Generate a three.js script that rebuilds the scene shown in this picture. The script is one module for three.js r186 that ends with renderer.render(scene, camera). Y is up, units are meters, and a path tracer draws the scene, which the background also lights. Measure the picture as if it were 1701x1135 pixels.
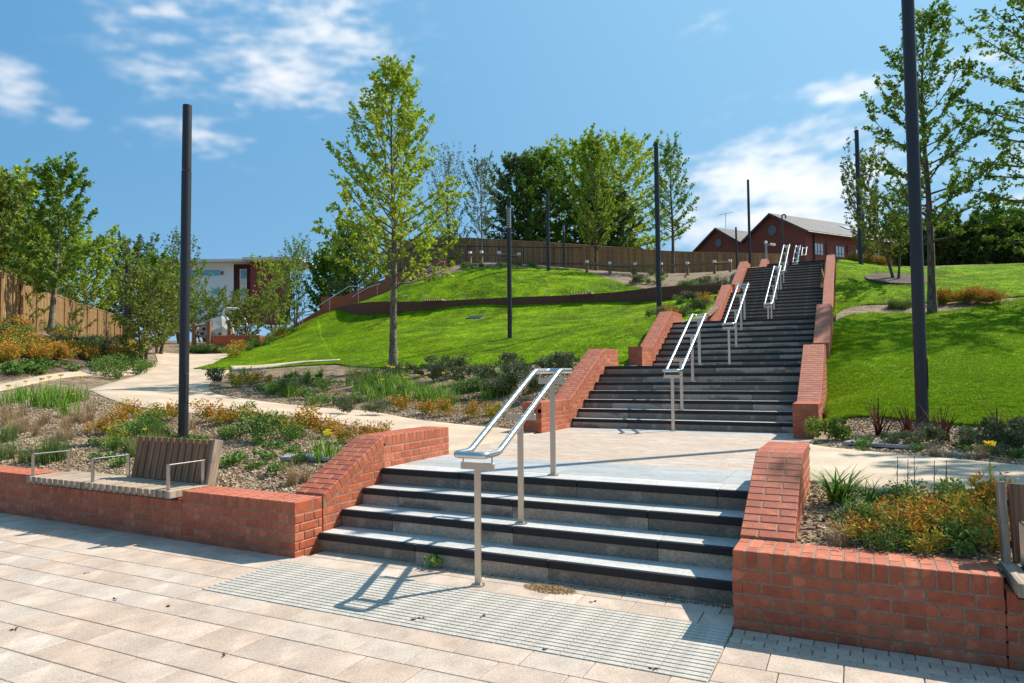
import * as THREE from 'three';
import { mergeGeometries } from 'three/addons/utils/BufferGeometryUtils.js';
// ------------------------------------------------------------------ camera, sky, sun, exposure
const scene = new THREE.Scene();
const camera = new THREE.PerspectiveCamera(52.18, 1024 / 683, 0.1, 1500);
camera.rotation.order = 'YXZ';
camera.position.set(4.258, 1.5326, 4.7823);
camera.rotation.set(0.0453, 0.4568, -0.0086);
camera.updateMatrixWorld();
const renderer = new THREE.WebGLRenderer({ antialias: true });
renderer.toneMapping = THREE.LinearToneMapping;
renderer.toneMappingExposure = 1.43;
renderer.shadowMap.enabled = true;
const SUN = new THREE.Vector3(0.403, 0.743, -0.534).normalize();
const sun = new THREE.DirectionalLight(new THREE.Color(1, 0.94, 0.84), 5.0);
sun.position.copy(SUN).multiplyScalar(90).add(new THREE.Vector3(-5, 3, -15));
sun.target.position.set(-5, 3, -15); scene.add(sun, sun.target);
sun.castShadow = true; sun.shadow.mapSize.set(4096, 4096);
Object.assign(sun.shadow.camera, { left: -60, right: 60, top: 60, bottom: -60, near: 1, far: 220 });

// random and noise
function rng(seed) { let a = seed >>> 0; return () => { a = (a + 0x6D2B79F5) | 0; let t = Math.imul(a ^ (a >>> 15), 1 | a); t = (t + Math.imul(t ^ (t >>> 7), 61 | t)) ^ t; return ((t ^ (t >>> 14)) >>> 0) / 4294967296; }; }
const R0 = rng(7);
const lerp = (a, b, t) => a + (b - a) * t, clamp = (x, a = 0, b = 1) => Math.min(b, Math.max(a, x));
const smooth = (a, b, x) => { const t = clamp((x - a) / (b - a)); return t * t * (3 - 2 * t); };
function hash3(x, y, z) { let h = Math.imul(x, 374761393) ^ Math.imul(y, 668265263) ^ Math.imul(z, 2147483647 ^ 0x5bd1e995); h = Math.imul(h ^ (h >>> 13), 1274126177); return ((h ^ (h >>> 16)) >>> 0) / 4294967296; }
function vnoise(x, y, z = 0, per = 0) {
  const xi = Math.floor(x), yi = Math.floor(y), zi = Math.floor(z); const f = (t) => t * t * (3 - 2 * t);
  const u = f(x - xi), v = f(y - yi), w = f(z - zi); const m = per ? (k) => ((k % per) + per) % per : (k) => k;
  const g = (a, b, c) => hash3(m(xi + a), m(yi + b), zi + c);
  if (z === zi) return lerp(lerp(g(0, 0, 0), g(1, 0, 0), u), lerp(g(0, 1, 0), g(1, 1, 0), u), v);
  return lerp(lerp(lerp(g(0, 0, 0), g(1, 0, 0), u), lerp(g(0, 1, 0), g(1, 1, 0), u), v), lerp(lerp(g(0, 0, 1), g(1, 0, 1), u), lerp(g(0, 1, 1), g(1, 1, 1), u), v), w);
}
function fbm(x, y, z = 0, oct = 4, per = 0) { let s = 0, a = 0.5, n = 0; for (let i = 0; i < oct; i++) { s += a * vnoise(x, y, z + i * 17, per); n += a; a *= 0.5; x *= 2; y *= 2; z *= 2; per *= 2; } return s / n; }

// the sky: clear air, paler towards the sun and the horizon, with thin broken cloud
{
  const W = 2048, Hh = 1024, d = new Float32Array(W * Hh * 4);
  // cloud banks: [azimuth deg (0 = -z, + to the right), elevation deg, width, height, amount]
  const banks = [[-46, 24, 11, 6, 0.86], [-40, 26, 6, 5, 0.86], [-51, 17.6, 4.6, 1.8, 1.0], [-62.5, 19, 2.6, 2, 0.85], [-59, 17.5, 1.6, 0.8, 0.6], [-5, 13.5, 10, 5.5, 1.15], [0, 20, 3.6, 1.2, 0.95], [-10, 26, 3, 2, 0.4], [9, 20, 4, 2.5, 0.75], [16, 12, 9, 5, 0.9],
    [-100, 26, 12, 6, 0.7], [-135, 20, 14, 6, 0.8], [-170, 26, 14, 6, 0.7], [150, 22, 14, 6, 0.8], [115, 28, 12, 6, 0.7], [80, 18, 14, 6, 0.9], [48, 14, 12, 5, 0.9], [50, 45, 12, 7, 0.5], [-80, 50, 14, 7, 0.5], [170, 55, 14, 7, 0.5]];
  for (let j = 0; j < Hh; j++) {
    const elev = (0.5 - (j + 0.5) / Hh) * Math.PI;
    for (let i = 0; i < W; i++) {
      const phi = ((i + 0.5) / W - 0.5) * 2 * Math.PI;           // equirect: u=.5 looks along +x? handled below
      const dx = Math.cos(elev) * Math.cos(phi), dz = Math.cos(elev) * Math.sin(phi), dy = Math.sin(elev);
      const az = Math.atan2(dx, -dz) * 180 / Math.PI, e = elev * 180 / Math.PI;
      const cs = dx * SUN.x + dy * SUN.y + dz * SUN.z;
      const h = clamp(Math.abs(dy)), near = Math.pow(clamp((cs + 1) / 2), 3);
      // deep blue away from the sun, pale near it and low down
      const t = clamp(1.02 * near), low = Math.exp(-h * 5.0);
      let r = lerp(0.02, 0.28, t), g = lerp(0.165, 0.52, t), b = lerp(0.385, 0.73, t);
      r = lerp(r, 0.36, low * 0.62); g = lerp(g, 0.57, low * 0.62); b = lerp(b, 0.73, low * 0.6);
      const au = 0.25 * Math.pow(clamp(cs), 24); r += au; g += au; b += au * 0.95;
      if (dy > -0.02) {
        let cov = 0; for (const [a, el0, w, hh, k] of banks) { let da = az - a; da = ((da + 540) % 360) - 180; const q = (da / w) ** 2 + ((e - el0) / hh) ** 2; if (q < 3.4) cov = Math.max(cov, k * Math.exp(-q * 1.1)); }
        if (cov > 0.035) { const px = az * 0.17 + e * 0.16, py = e * 0.5 - az * 0.09;
        const n = fbm(px, py, 3, 5), n2 = fbm(px * 3.1 + 9, py * 3.6, 8, 4);
        const n3 = fbm(px * 6.5, py * 8.5, 5, 3); let c = smooth(0.50, 1.08, cov * 0.58 + n * 0.66 + (n2 - 0.5) * 0.42 + (n3 - 0.5) * 0.2) * smooth(0.03, 0.4, cov);
        c *= 0.85;
        const cw = 0.72 + 0.12 * near;
        r = lerp(r, cw, c); g = lerp(g, cw * 1.005, c); b = lerp(b, cw * 1.02, c); }
      }
      if (dy < 0) { const k = smooth(0, -0.12, dy); r = lerp(r, 0.16, k); g = lerp(g, 0.17, k); b = lerp(b, 0.13, k); }
      const o = (j * W + i) * 4; d[o] = r; d[o + 1] = g; d[o + 2] = b; d[o + 3] = 1;
    }
  }
  // three's equirect: direction -> u = atan2(z, x)/(2pi)+.5 , v up
  const flip = new Float32Array(d.length);
  for (let j = 0; j < Hh; j++) flip.set(d.subarray(j * W * 4, (j + 1) * W * 4), (Hh - 1 - j) * W * 4);
  const tx = new THREE.DataTexture(flip, W, Hh, THREE.RGBAFormat, THREE.FloatType);
  tx.mapping = THREE.EquirectangularReflectionMapping; tx.magFilter = THREE.LinearFilter; tx.minFilter = THREE.LinearFilter; tx.colorSpace = THREE.LinearSRGBColorSpace; tx.needsUpdate = true;
  scene.background = tx; scene.environment = tx;
}

// ------------------------------------------------------------------ pixel -> place (pixels of the 1701 x 1135 photograph)
const FPX = 1158.8, PCX = 850.5, PCY = 567.5;
const YAW = 0.4568;
const camM = new THREE.Matrix4().makeRotationFromEuler(new THREE.Euler(0.0453, 0.4568, -0.0086, 'YXZ')), camO = new THREE.Vector3(4.258, 1.5326, 4.7823);
const ray = (u, v) => new THREE.Vector3((u - PCX) / FPX, -(v - PCY) / FPX, -1).applyMatrix4(camM);
const at = (u, v, D) => ray(u, v).multiplyScalar(D).add(camO);
const proj = (p) => { const q = p.clone().sub(camO).applyMatrix4(camM.clone().invert()); return [PCX + FPX * q.x / -q.z, PCY - FPX * q.y / -q.z, -q.z]; };
const onX = (u, v, x) => { const d = ray(u, v); return d.multiplyScalar((x - camO.x) / d.x).add(camO); };
const onY = (u, v, y) => { const d = ray(u, v); return d.multiplyScalar((y - camO.y) / d.y).add(camO); };
const onZ = (u, v, z) => { const d = ray(u, v); return d.multiplyScalar((z - camO.z) / d.z).add(camO); };

// ------------------------------------------------------------------ scene book-keeping
const used = {};
function numbered(n) { if (!(n in used)) { used[n] = 0; return n; } used[n]++; return n + '_' + String(used[n]).padStart(3, '0'); }
function shade(o) { o.castShadow = true; o.receiveShadow = true; return o; }
function thing(name, label, category, group, kind) { const o = new THREE.Group(); o.name = numbered(name); o.userData = { label, category }; if (group) o.userData.group = group; if (kind) o.userData.kind = kind; scene.add(o); return o; }
function part(parent, name, geo, mat) { const m = shade(new THREE.Mesh(geo, mat)); m.name = name; parent.add(m); return m; }
function structure(name, geo, mat, label) { const m = shade(new THREE.Mesh(geo, mat)); m.name = numbered(name); m.userData = { kind: 'structure', label, category: name.replace(/_/g, ' ') }; scene.add(m); return m; }

// ------------------------------------------------------------------ textures and materials
function tex(n, fn, srgb = true, rep) {
  const d = new Uint8Array(n * n * 4);
  for (let j = 0; j < n; j++) for (let i = 0; i < n; i++) { const c = fn(i / n, j / n, i, j); const o = (j * n + i) * 4; d[o] = clamp(c[0]) * 255; d[o + 1] = clamp(c[1]) * 255; d[o + 2] = clamp(c[2]) * 255; d[o + 3] = 255; }
  const t = new THREE.DataTexture(d, n, n); t.wrapS = t.wrapT = THREE.RepeatWrapping; t.magFilter = THREE.LinearFilter; t.minFilter = THREE.LinearMipmapLinearFilter; t.generateMipmaps = true; if (srgb) t.colorSpace = THREE.SRGBColorSpace; if (rep) t.repeat.set(rep, rep); t.needsUpdate = true; return t;
}
// neutral grain maps (values around 1) that multiply a material's colour
const g3 = (v) => [v, v, v];
const texBrick = tex(256, (u, v) => { const a = fbm(u * 6, v * 6, 1, 4, 6), b = vnoise(u * 64, v * 64, 2, 64), c = vnoise(u * 22, v * 22, 5, 22); let k = 0.78 + 0.2 * a + 0.1 * (b - 0.5); if (c > 0.9) k *= 0.88; const w = smooth(0.60, 0.78, fbm(u * 4 + 3, v * 4, 9, 3, 4)) * 0.22; return [k + w * 0.7, k + w, k + w]; }, true, 3);
const bumpBrick = tex(256, (u, v) => g3(0.5 + 0.6 * (fbm(u * 24, v * 24, 4, 3, 24) - 0.5) + 0.3 * (vnoise(u * 80, v * 80, 6, 80) - 0.5)), false, 3);
const texGranite = tex(512, (u, v) => { const s = vnoise(u * 170, v * 170, 1, 170), a = fbm(u * 5, v * 5, 3, 4, 5); let k = 0.84 + 0.16 * (s - 0.5) + 0.16 * (a - 0.5); if (vnoise(u * 230, v * 230, 8, 230) > 0.78) k -= 0.12; return g3(k); }, true, 1);
const texStain = tex(512, (u, v) => { const s = vnoise(u * 150, v * 150, 1, 150), a = fbm(u * 4, v * 6, 3, 5, 2); let k = 0.78 + 0.2 * (s - 0.5); k *= lerp(0.74, 1, smooth(0.34, 0.5, a)); return [k, k * 0.985, k * 0.96]; }, true, 0.55);
const texPaver = tex(512, (u, v) => { const s = vnoise(u * 200, v * 200, 1, 200), a = fbm(u * 4, v * 4, 3, 4, 4); let k = 0.84 + 0.2 * (s - 0.5) + 0.22 * (a - 0.5); const r = smooth(0.66, 0.84, fbm(u * 5 + 2, v * 5, 12, 3, 5)) * 0.05; return [k + r * 0.4, k - r * 0.2, k - r * 0.7]; }, true, 1.3);
const bumpFine = tex(256, (u, v) => g3(0.5 + 0.7 * (fbm(u * 40, v * 40, 2, 3, 40) - 0.5)), false, 2);
const texWood = tex(256, (u, v) => { const g = fbm(u * 46, v * 3, 2, 4, 0), f = vnoise(u * 120, v * 8, 5, 0); const k = 0.66 + 0.42 * (g - 0.5) + 0.16 * (f - 0.5) + 0.1; return [k, k * 0.985, k * 0.96]; }, true, 1);
const texSoil = tex(512, (u, v) => { const a = vnoise(u * 60, v * 60, 1, 60), b = vnoise(u * 120, v * 120, 2, 120), c = fbm(u * 6, v * 6, 7, 4, 6); let k = 0.35 + 0.75 * (a * 0.55 + b * 0.45) + 0.5 * (c - 0.5); return [k, k * 0.97, k * 0.92]; }, true, 0.7);
const texSoilC = tex(512, (u, v) => { const c = fbm(u * 8, v * 8, 5, 5, 8); const k = 0.72 + 0.6 * (c - 0.5); return [k, k, k]; }, true, 0.07);
const bumpSoil = tex(512, (u, v) => g3(vnoise(u * 60, v * 60, 1, 60) * 0.6 + vnoise(u * 120, v * 120, 2, 120) * 0.4), false, 0.7);
const texLawn = tex(1024, (u, v) => { const a = vnoise(u * 230, v * 230, 1, 230), b = vnoise(u * 90, v * 110, 2, 0 || 90), c = fbm(u * 6, v * 6, 7, 4, 6), d2 = fbm(u * 22, v * 22, 17, 3, 22); let k = 0.5 + 0.45 * a + 0.25 * (b - 0.5) + 0.5 * (c - 0.5) + 0.3 * (d2 - 0.5); const y = smooth(0.55, 0.75, fbm(u * 5 + 7, v * 5, 3, 4, 5)) * 0.16; return [k * 0.95 + y, k + y * 0.6, k * 0.6]; }, true, 0.16);
const bumpLawn = tex(512, (u, v) => g3(vnoise(u * 128, v * 128, 1, 128) * 0.6 + vnoise(u * 50, v * 50, 2, 50) * 0.4), false, 0.9);
const texPath = tex(512, (u, v) => { const s = vnoise(u * 220, v * 220, 1, 220), a = fbm(u * 4, v * 4, 3, 5, 4); const k = 0.86 + 0.16 * (s - 0.5) + 0.2 * (a - 0.5); return [k, k * 0.985, k * 0.96]; }, true, 0.5);
const texSlate = tex(256, (u, v) => { const rows = Math.floor(v * 24), k = 0.7 + 0.4 * hash3(Math.floor(u * 20 + (rows % 2) * 0.5), rows, 3) + 0.3 * (fbm(u * 6, v * 6, 2, 3, 6) - 0.5); return g3(k); }, true, 0.25);
function M(r, g, b, rough = 0.85, o = {}) { const m = new THREE.MeshStandardMaterial({ roughness: rough, metalness: 0, ...o }); m.color.setRGB(r, g, b); return m; }
const brickTones = [[0.57, 0.135, 0.055], [0.54, 0.122, 0.05], [0.60, 0.152, 0.066], [0.52, 0.113, 0.045], [0.58, 0.148, 0.066], [0.50, 0.108, 0.046]];
const mBrick = brickTones.map(([r, g, b]) => M(r, g, b, 0.62, { map: texBrick, bumpMap: bumpBrick, bumpScale: 0.0012 }));
const texBloom = tex(256, (u, v) => { const k = 0.84 + 0.16 * fbm(u * 6, v * 6, 1, 4, 6); const w = smooth(0.50, 0.72, fbm(u * 5 + 1, v * 9, 31, 4, 1)) * 0.75; return [Math.min(1, k + w * 0.3), k + w * 1.0, k + w * 1.3].map((q, i) => Math.min(i ? 2.2 : 1, q) / (i ? 2.2 : 1)); }, false, 2.2);
const mBloom = M(0.53, 0.14 * 2.2, 0.065 * 2.2, 0.75, { map: texBloom, bumpMap: bumpBrick, bumpScale: 0.0012 }); mBrick.push(mBloom);
const mMortar = M(0.44, 0.265, 0.17, 0.95, { map: texGranite, bumpMap: bumpFine, bumpScale: 0.002 });
const mTread = [M(0.76, 0.73, 0.68, 0.75, { map: texGranite }), M(0.71, 0.685, 0.64, 0.75, { map: texGranite })];
const mRiser = [M(0.78, 0.59, 0.44, 0.8, { map: texStain }), M(0.70, 0.53, 0.40, 0.8, { map: texStain }), M(0.82, 0.63, 0.48, 0.8, { map: texStain })];
const mNosing = M(0.009, 0.009, 0.01, 0.7);
const paverTones = [[0.71, 0.54, 0.415], [0.73, 0.57, 0.445], [0.70, 0.52, 0.39], [0.73, 0.59, 0.475], [0.68, 0.52, 0.405], [0.72, 0.55, 0.42]];
const mPaver = paverTones.map(([r, g, b]) => M(r, g, b, 0.85, { map: texPaver, bumpMap: bumpFine, bumpScale: 0.0012 }));
const mJoint = M(0.36, 0.26, 0.185, 0.95, { map: texSoil });
const mGreySlab = [M(0.55, 0.56, 0.55, 0.8, { map: texGranite }), M(0.50, 0.51, 0.50, 0.8, { map: texGranite }), M(0.58, 0.58, 0.57, 0.8, { map: texGranite })];
const mCord = [M(0.78, 0.70, 0.585, 0.85, { map: texGranite }), M(0.75, 0.675, 0.57, 0.85, { map: texGranite })];
const mSteel = M(0.62, 0.60, 0.57, 0.26, { metalness: 1 });
const mSteelBrushed = M(0.62, 0.53, 0.43, 0.42, { metalness: 1 });
const mWood = [[0.50, 0.245, 0.125], [0.45, 0.215, 0.11], [0.54, 0.275, 0.145], [0.47, 0.245, 0.135]].map(([r, g, b]) => M(r, g, b, 0.8, { map: texWood, bumpMap: texWood, bumpScale: 0.001 }));
const mWoodPale = [[0.66, 0.50, 0.37], [0.60, 0.45, 0.33], [0.70, 0.54, 0.41]].map(([r, g, b]) => M(r, g, b, 0.85, { map: texWood, bumpMap: texWood, bumpScale: 0.001 }));
const mPole = M(0.035, 0.033, 0.036, 0.42, { metalness: 0.3 });
const mPoleLight = M(0.30, 0.30, 0.31, 0.5, { metalness: 0.4 });
const mSoil = M(0.40, 0.29, 0.185, 0.95, { map: texSoil, bumpMap: bumpSoil, bumpScale: 0.02 });
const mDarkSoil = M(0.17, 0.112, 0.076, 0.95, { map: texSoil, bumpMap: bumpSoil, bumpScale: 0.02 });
const mLawn = new THREE.MeshPhysicalMaterial({ roughness: 0.95, specularIntensity: 0.15, map: texLawn, bumpMap: bumpLawn, bumpScale: 0.03 }); mLawn.color.setRGB(0.275, 0.42, 0.012);
const mPath = M(0.72, 0.56, 0.415, 0.9, { map: texPath, bumpMap: bumpFine, bumpScale: 0.001 });
const mCorten = M(0.19, 0.062, 0.04, 0.85, { map: texBrick });
const mFence = [[0.60, 0.36, 0.155], [0.54, 0.32, 0.135], [0.65, 0.40, 0.18], [0.50, 0.30, 0.135]].map(([r, g, b]) => M(r, g, b, 0.85, { map: texWood }));
const mFenceDark = [[0.46, 0.27, 0.13], [0.40, 0.23, 0.11], [0.53, 0.31, 0.15]].map(([r, g, b]) => M(r, g, b, 0.85, { map: texWood }));
const mBlack = M(0.018, 0.02, 0.024, 0.5, { metalness: 0.3 });
const mWhite = M(0.75, 0.74, 0.72, 0.6);
const mGlass = M(0.25, 0.30, 0.36, 0.12);
const mBark = [M(0.24, 0.19, 0.145, 0.95, { map: texSoil }), M(0.33, 0.28, 0.22, 0.95, { map: texSoil })];

// ------------------------------------------------------------------ geometry helpers
function setUV(g) { // box-projected uv in metres
  g = g.index ? g.toNonIndexed() : g; g.computeVertexNormals(); const p = g.attributes.position, n = g.attributes.normal, uv = new Float32Array(p.count * 2);
  for (let i = 0; i < p.count; i++) { const ax = Math.abs(n.getX(i)), ay = Math.abs(n.getY(i)), az = Math.abs(n.getZ(i)); let a, b; if (ay >= ax && ay >= az) { a = p.getX(i); b = p.getZ(i); } else if (ax >= az) { a = p.getZ(i); b = p.getY(i); } else { a = p.getX(i); b = p.getY(i); } uv[2 * i] = a; uv[2 * i + 1] = b; }
  g.setAttribute('uv', new THREE.BufferAttribute(uv, 2)); return g;
}
const boxCache = {};
function cbox(w, h, d, c = 0.003, ox = 0, oy = 0) { // chamfered box, uv in metres, cached
  const key = [w, h, d, c, ox, oy].map((v) => v.toFixed(3)).join(); if (boxCache[key]) return boxCache[key];
  const pts = [], tri = []; const X = w / 2, Y = h / 2, Z = d / 2; c = Math.min(c, X * 0.45, Y * 0.45, Z * 0.45);
  const V = (x, y, z) => { pts.push([x, y, z]); return pts.length - 1; }; const id = {};
  for (const sx of [-1, 1]) for (const sy of [-1, 1]) for (const sz of [-1, 1]) { id[[sx, sy, sz, 'x']] = V(sx * X, sy * (Y - c), sz * (Z - c)); id[[sx, sy, sz, 'y']] = V(sx * (X - c), sy * Y, sz * (Z - c)); id[[sx, sy, sz, 'z']] = V(sx * (X - c), sy * (Y - c), sz * Z); }
  const q = (a, b, cc, dd) => { tri.push([a, b, cc], [a, cc, dd]); };
  for (const s of [-1, 1]) {
    q(id[[s, -1, -1, 'x']], id[[s, 1, -1, 'x']], id[[s, 1, 1, 'x']], id[[s, -1, 1, 'x']]); q(id[[-1, s, -1, 'y']], id[[-1, s, 1, 'y']], id[[1, s, 1, 'y']], id[[1, s, -1, 'y']]); q(id[[-1, -1, s, 'z']], id[[1, -1, s, 'z']], id[[1, 1, s, 'z']], id[[-1, 1, s, 'z']]);
    for (const t of [-1, 1]) { q(id[[s, t, -1, 'x']], id[[s, t, 1, 'x']], id[[s, t, 1, 'y']], id[[s, t, -1, 'y']]); q(id[[s, -1, t, 'x']], id[[s, 1, t, 'x']], id[[s, 1, t, 'z']], id[[s, -1, t, 'z']]); q(id[[-1, s, t, 'y']], id[[1, s, t, 'y']], id[[1, s, t, 'z']], id[[-1, s, t, 'z']]); for (const k of [-1, 1]) tri.push([id[[s, t, k, 'x']], id[[s, t, k, 'y']], id[[s, t, k, 'z']]]); }
  }
  const pos = []; for (const t of tri) { const [a, b, cc] = t.map((i) => pts[i]); const e1 = [b[0] - a[0], b[1] - a[1], b[2] - a[2]], e2 = [cc[0] - a[0], cc[1] - a[1], cc[2] - a[2]]; const n = [e1[1] * e2[2] - e1[2] * e2[1], e1[2] * e2[0] - e1[0] * e2[2], e1[0] * e2[1] - e1[1] * e2[0]]; const m = [(a[0] + b[0] + cc[0]), (a[1] + b[1] + cc[1]), (a[2] + b[2] + cc[2])]; const o = n[0] * m[0] + n[1] * m[1] + n[2] * m[2] >= 0 ? [a, b, cc] : [a, cc, b]; pos.push(...o.flat()); }
  let g = new THREE.BufferGeometry(); g.setAttribute('position', new THREE.Float32BufferAttribute(pos, 3)); g = setUV(g);
  if (ox || oy) { const uv = g.attributes.uv; for (let i = 0; i < uv.count; i++) uv.setXY(i, uv.getX(i) + ox, uv.getY(i) + oy); }
  return (boxCache[key] = g);
}
function prism(poly, depth) { const s = new THREE.Shape(poly.map(([x, y]) => new THREE.Vector2(x, y))); const g = new THREE.ExtrudeGeometry(s, { depth, bevelEnabled: false, steps: 1 }); g.translate(0, 0, -depth / 2); return setUV(g); }
const place = (g, x, y, z, ry = 0, rx = 0, rz = 0) => g.clone().applyMatrix4(new THREE.Matrix4().makeRotationFromEuler(new THREE.Euler(rx, ry, rz, 'YXZ')).setPosition(x, y, z));
function bar(a, b, w, d) { // square bar from a to b
  const A = new THREE.Vector3(...a), B = new THREE.Vector3(...b), L = A.distanceTo(B); const g = cbox(w, L, d, 0.002).clone(); g.applyMatrix4(new THREE.Matrix4().makeRotationFromQuaternion(new THREE.Quaternion().setFromUnitVectors(new THREE.Vector3(0, 1, 0), B.clone().sub(A).normalize()))); g.translate((a[0] + b[0]) / 2, (a[1] + b[1]) / 2, (a[2] + b[2]) / 2); return g;
}
function rod(a, b, r0, r1 = r0, seg = 8) { const A = new THREE.Vector3(...a), B = new THREE.Vector3(...b), L = A.distanceTo(B); let g = new THREE.CylinderGeometry(r1, r0, L, seg, 1); g = g.toNonIndexed(); g.applyMatrix4(new THREE.Matrix4().makeRotationFromQuaternion(new THREE.Quaternion().setFromUnitVectors(new THREE.Vector3(0, 1, 0), B.clone().sub(A).normalize()))); g.translate((a[0] + b[0]) / 2, (a[1] + b[1]) / 2, (a[2] + b[2]) / 2); return g; }
function roundPath(pts, rad, n = 5, closed = false) { const out = []; const N = pts.length; for (let i = 0; i < N; i++) { if (!closed && (i === 0 || i === N - 1)) { out.push(new THREE.Vector3(...pts[i])); continue; } const p = new THREE.Vector3(...pts[i]), a = new THREE.Vector3(...pts[(i + N - 1) % N]), b = new THREE.Vector3(...pts[(i + 1) % N]); const da = a.clone().sub(p), db = b.clone().sub(p); const r = Math.min(rad, da.length() * 0.45, db.length() * 0.45); const s = p.clone().add(da.setLength(r)), e = p.clone().add(db.setLength(r)); for (let k = 0; k <= n; k++) { const t = k / n; out.push(new THREE.Vector3().addScaledVector(s, (1 - t) ** 2).addScaledVector(p, 2 * t * (1 - t)).addScaledVector(e, t * t)); } } return out; }
class Poly extends THREE.Curve { constructor(p, closed) { super(); this.p = closed ? [...p, p[0]] : p; } getPoint(t) { const n = this.p.length - 1, x = clamp(t) * n, i = Math.min(n - 1, Math.floor(x)); return this.p[i].clone().lerp(this.p[i + 1], x - i); } getPointAt(t) { return this.getPoint(t); } getTangent(t) { const n = this.p.length - 1, x = clamp(t) * n, i = Math.min(n - 1, Math.floor(x + 1e-6)); const a = this.p[i].clone(), b = this.p[i + 1]; const v = b.clone().sub(a).normalize(); if (Math.abs(x - Math.round(x)) < 1e-4) { const k = Math.round(x); const pv = this.p[Math.max(0, k - 1)], nx = this.p[Math.min(n, k + 1)]; return nx.clone().sub(pv).normalize(); } return v; } getTangentAt(t) { return this.getTangent(t); } }
function pipe(pts, r, seg = 10, closed = false) { return new THREE.TubeGeometry(new Poly(pts, closed), closed ? pts.length : pts.length - 1, r, seg, closed); }
const merge = (a) => { const l = a.map((g) => { let h = g.index ? g.toNonIndexed() : g; for (const k of Object.keys(h.attributes)) if (!['position', 'normal', 'uv', 'color'].includes(k)) { h = h.clone(); h.deleteAttribute(k); } if (!h.attributes.uv) { h = setUV(h.clone()); } return h; }); return l.length === 1 ? l[0] : mergeGeometries(l); };

// ------------------------------------------------------------------ the ground: one smooth height field through known levels
const ctrl = [];
const C = (x, y, z) => ctrl.push([x, z, y]);
const CP = (u, v, D) => { const p = at(u, v, D); C(p.x, p.y, p.z); };
// beside the stair, left and right
for (const [z, y] of [[0, 0.40], [-1.2, 0.52], [-2.4, 0.6], [-5, 0.6], [-6.3, 0.76], [-8, 1.32], [-9.2, 1.6], [-10.8, 1.68], [-12.5, 2.15], [-14, 2.7], [-16, 3.05], [-19.5, 3.4], [-23.5, 4.5], [-25.5, 4.78], [-29, 6.2], [-33, 6.65], [-37, 7.5], [-41, 7.65]]) C(-0.5, y, z);
for (const [z, y] of [[0, 0.42], [-1.5, 0.56], [-3, 0.6], [-5.2, 0.62], [-6.3, 0.7], [-8, 1.15], [-10, 1.5], [-12, 1.85], [-15, 2.45], [-19.5, 3.05], [-22, 3.7], [-25.5, 4.75], [-29, 6.0], [-33, 6.7], [-37, 7.5], [-41, 7.65]]) C(4.1, y, z);
for (const [x, z] of [[-2, -0.05], [-4, -0.15], [-7, -0.4], [-10, -0.8]]) C(x, 0.38, z);
for (const x of [6, 8, 11]) C(x, 0.42, 0.1);
// path and beds on the left
CP(872, 717, 11.2); CP(704, 700, 12.5); CP(559, 680, 14.7); CP(449, 669, 16); CP(362, 657, 17); CP(347, 638, 19.5);
CP(200, 670, 13); CP(300, 685, 12.3); CP(480, 690, 11.7); CP(560, 705, 11); CP(640, 715, 10.4); CP(304, 730, 10.2); CP(0, 740, 9.5); CP(100, 700, 11.2); CP(0, 690, 12); CP(150, 650, 15);
CP(0, 643, 18.5); CP(133, 622, 21.5); CP(222, 615, 24); CP(260, 600, 27);
// lawn on the left
CP(847, 563, 23.5); CP(653, 607, 20.7); CP(960, 600, 17.2); CP(850, 609, 18.2); CP(560, 602, 23); CP(420, 606, 26); CP(330, 613, 25); CP(1120, 505, 28);
CP(850, 508, 33.4); CP(700, 517, 35.3); CP(520, 530, 40); CP(1000, 502, 32); CP(500, 560, 36); CP(750, 555, 27); CP(600, 560, 30); CP(950, 545, 24.5);
CP(850, 486, 34.6); CP(700, 497, 36.4); CP(1000, 480, 34);
CP(770, 447, 39.5); CP(911, 450, 39.8); CP(1000, 460, 38.5); CP(640, 490, 40.5); CP(1100, 463, 36.5); CP(440, 578, 41); CP(740, 445, 42);
// plaza, bank and fence line on the left
CP(340, 590, 33); CP(300, 578, 42); CP(209, 582, 36); CP(0, 540, 25); CP(100, 553, 33); CP(190, 566, 45); CP(0, 600, 20.5); CP(85, 556, 30); CP(330, 570, 55); CP(150, 560, 55); CP(440, 560, 55);
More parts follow.
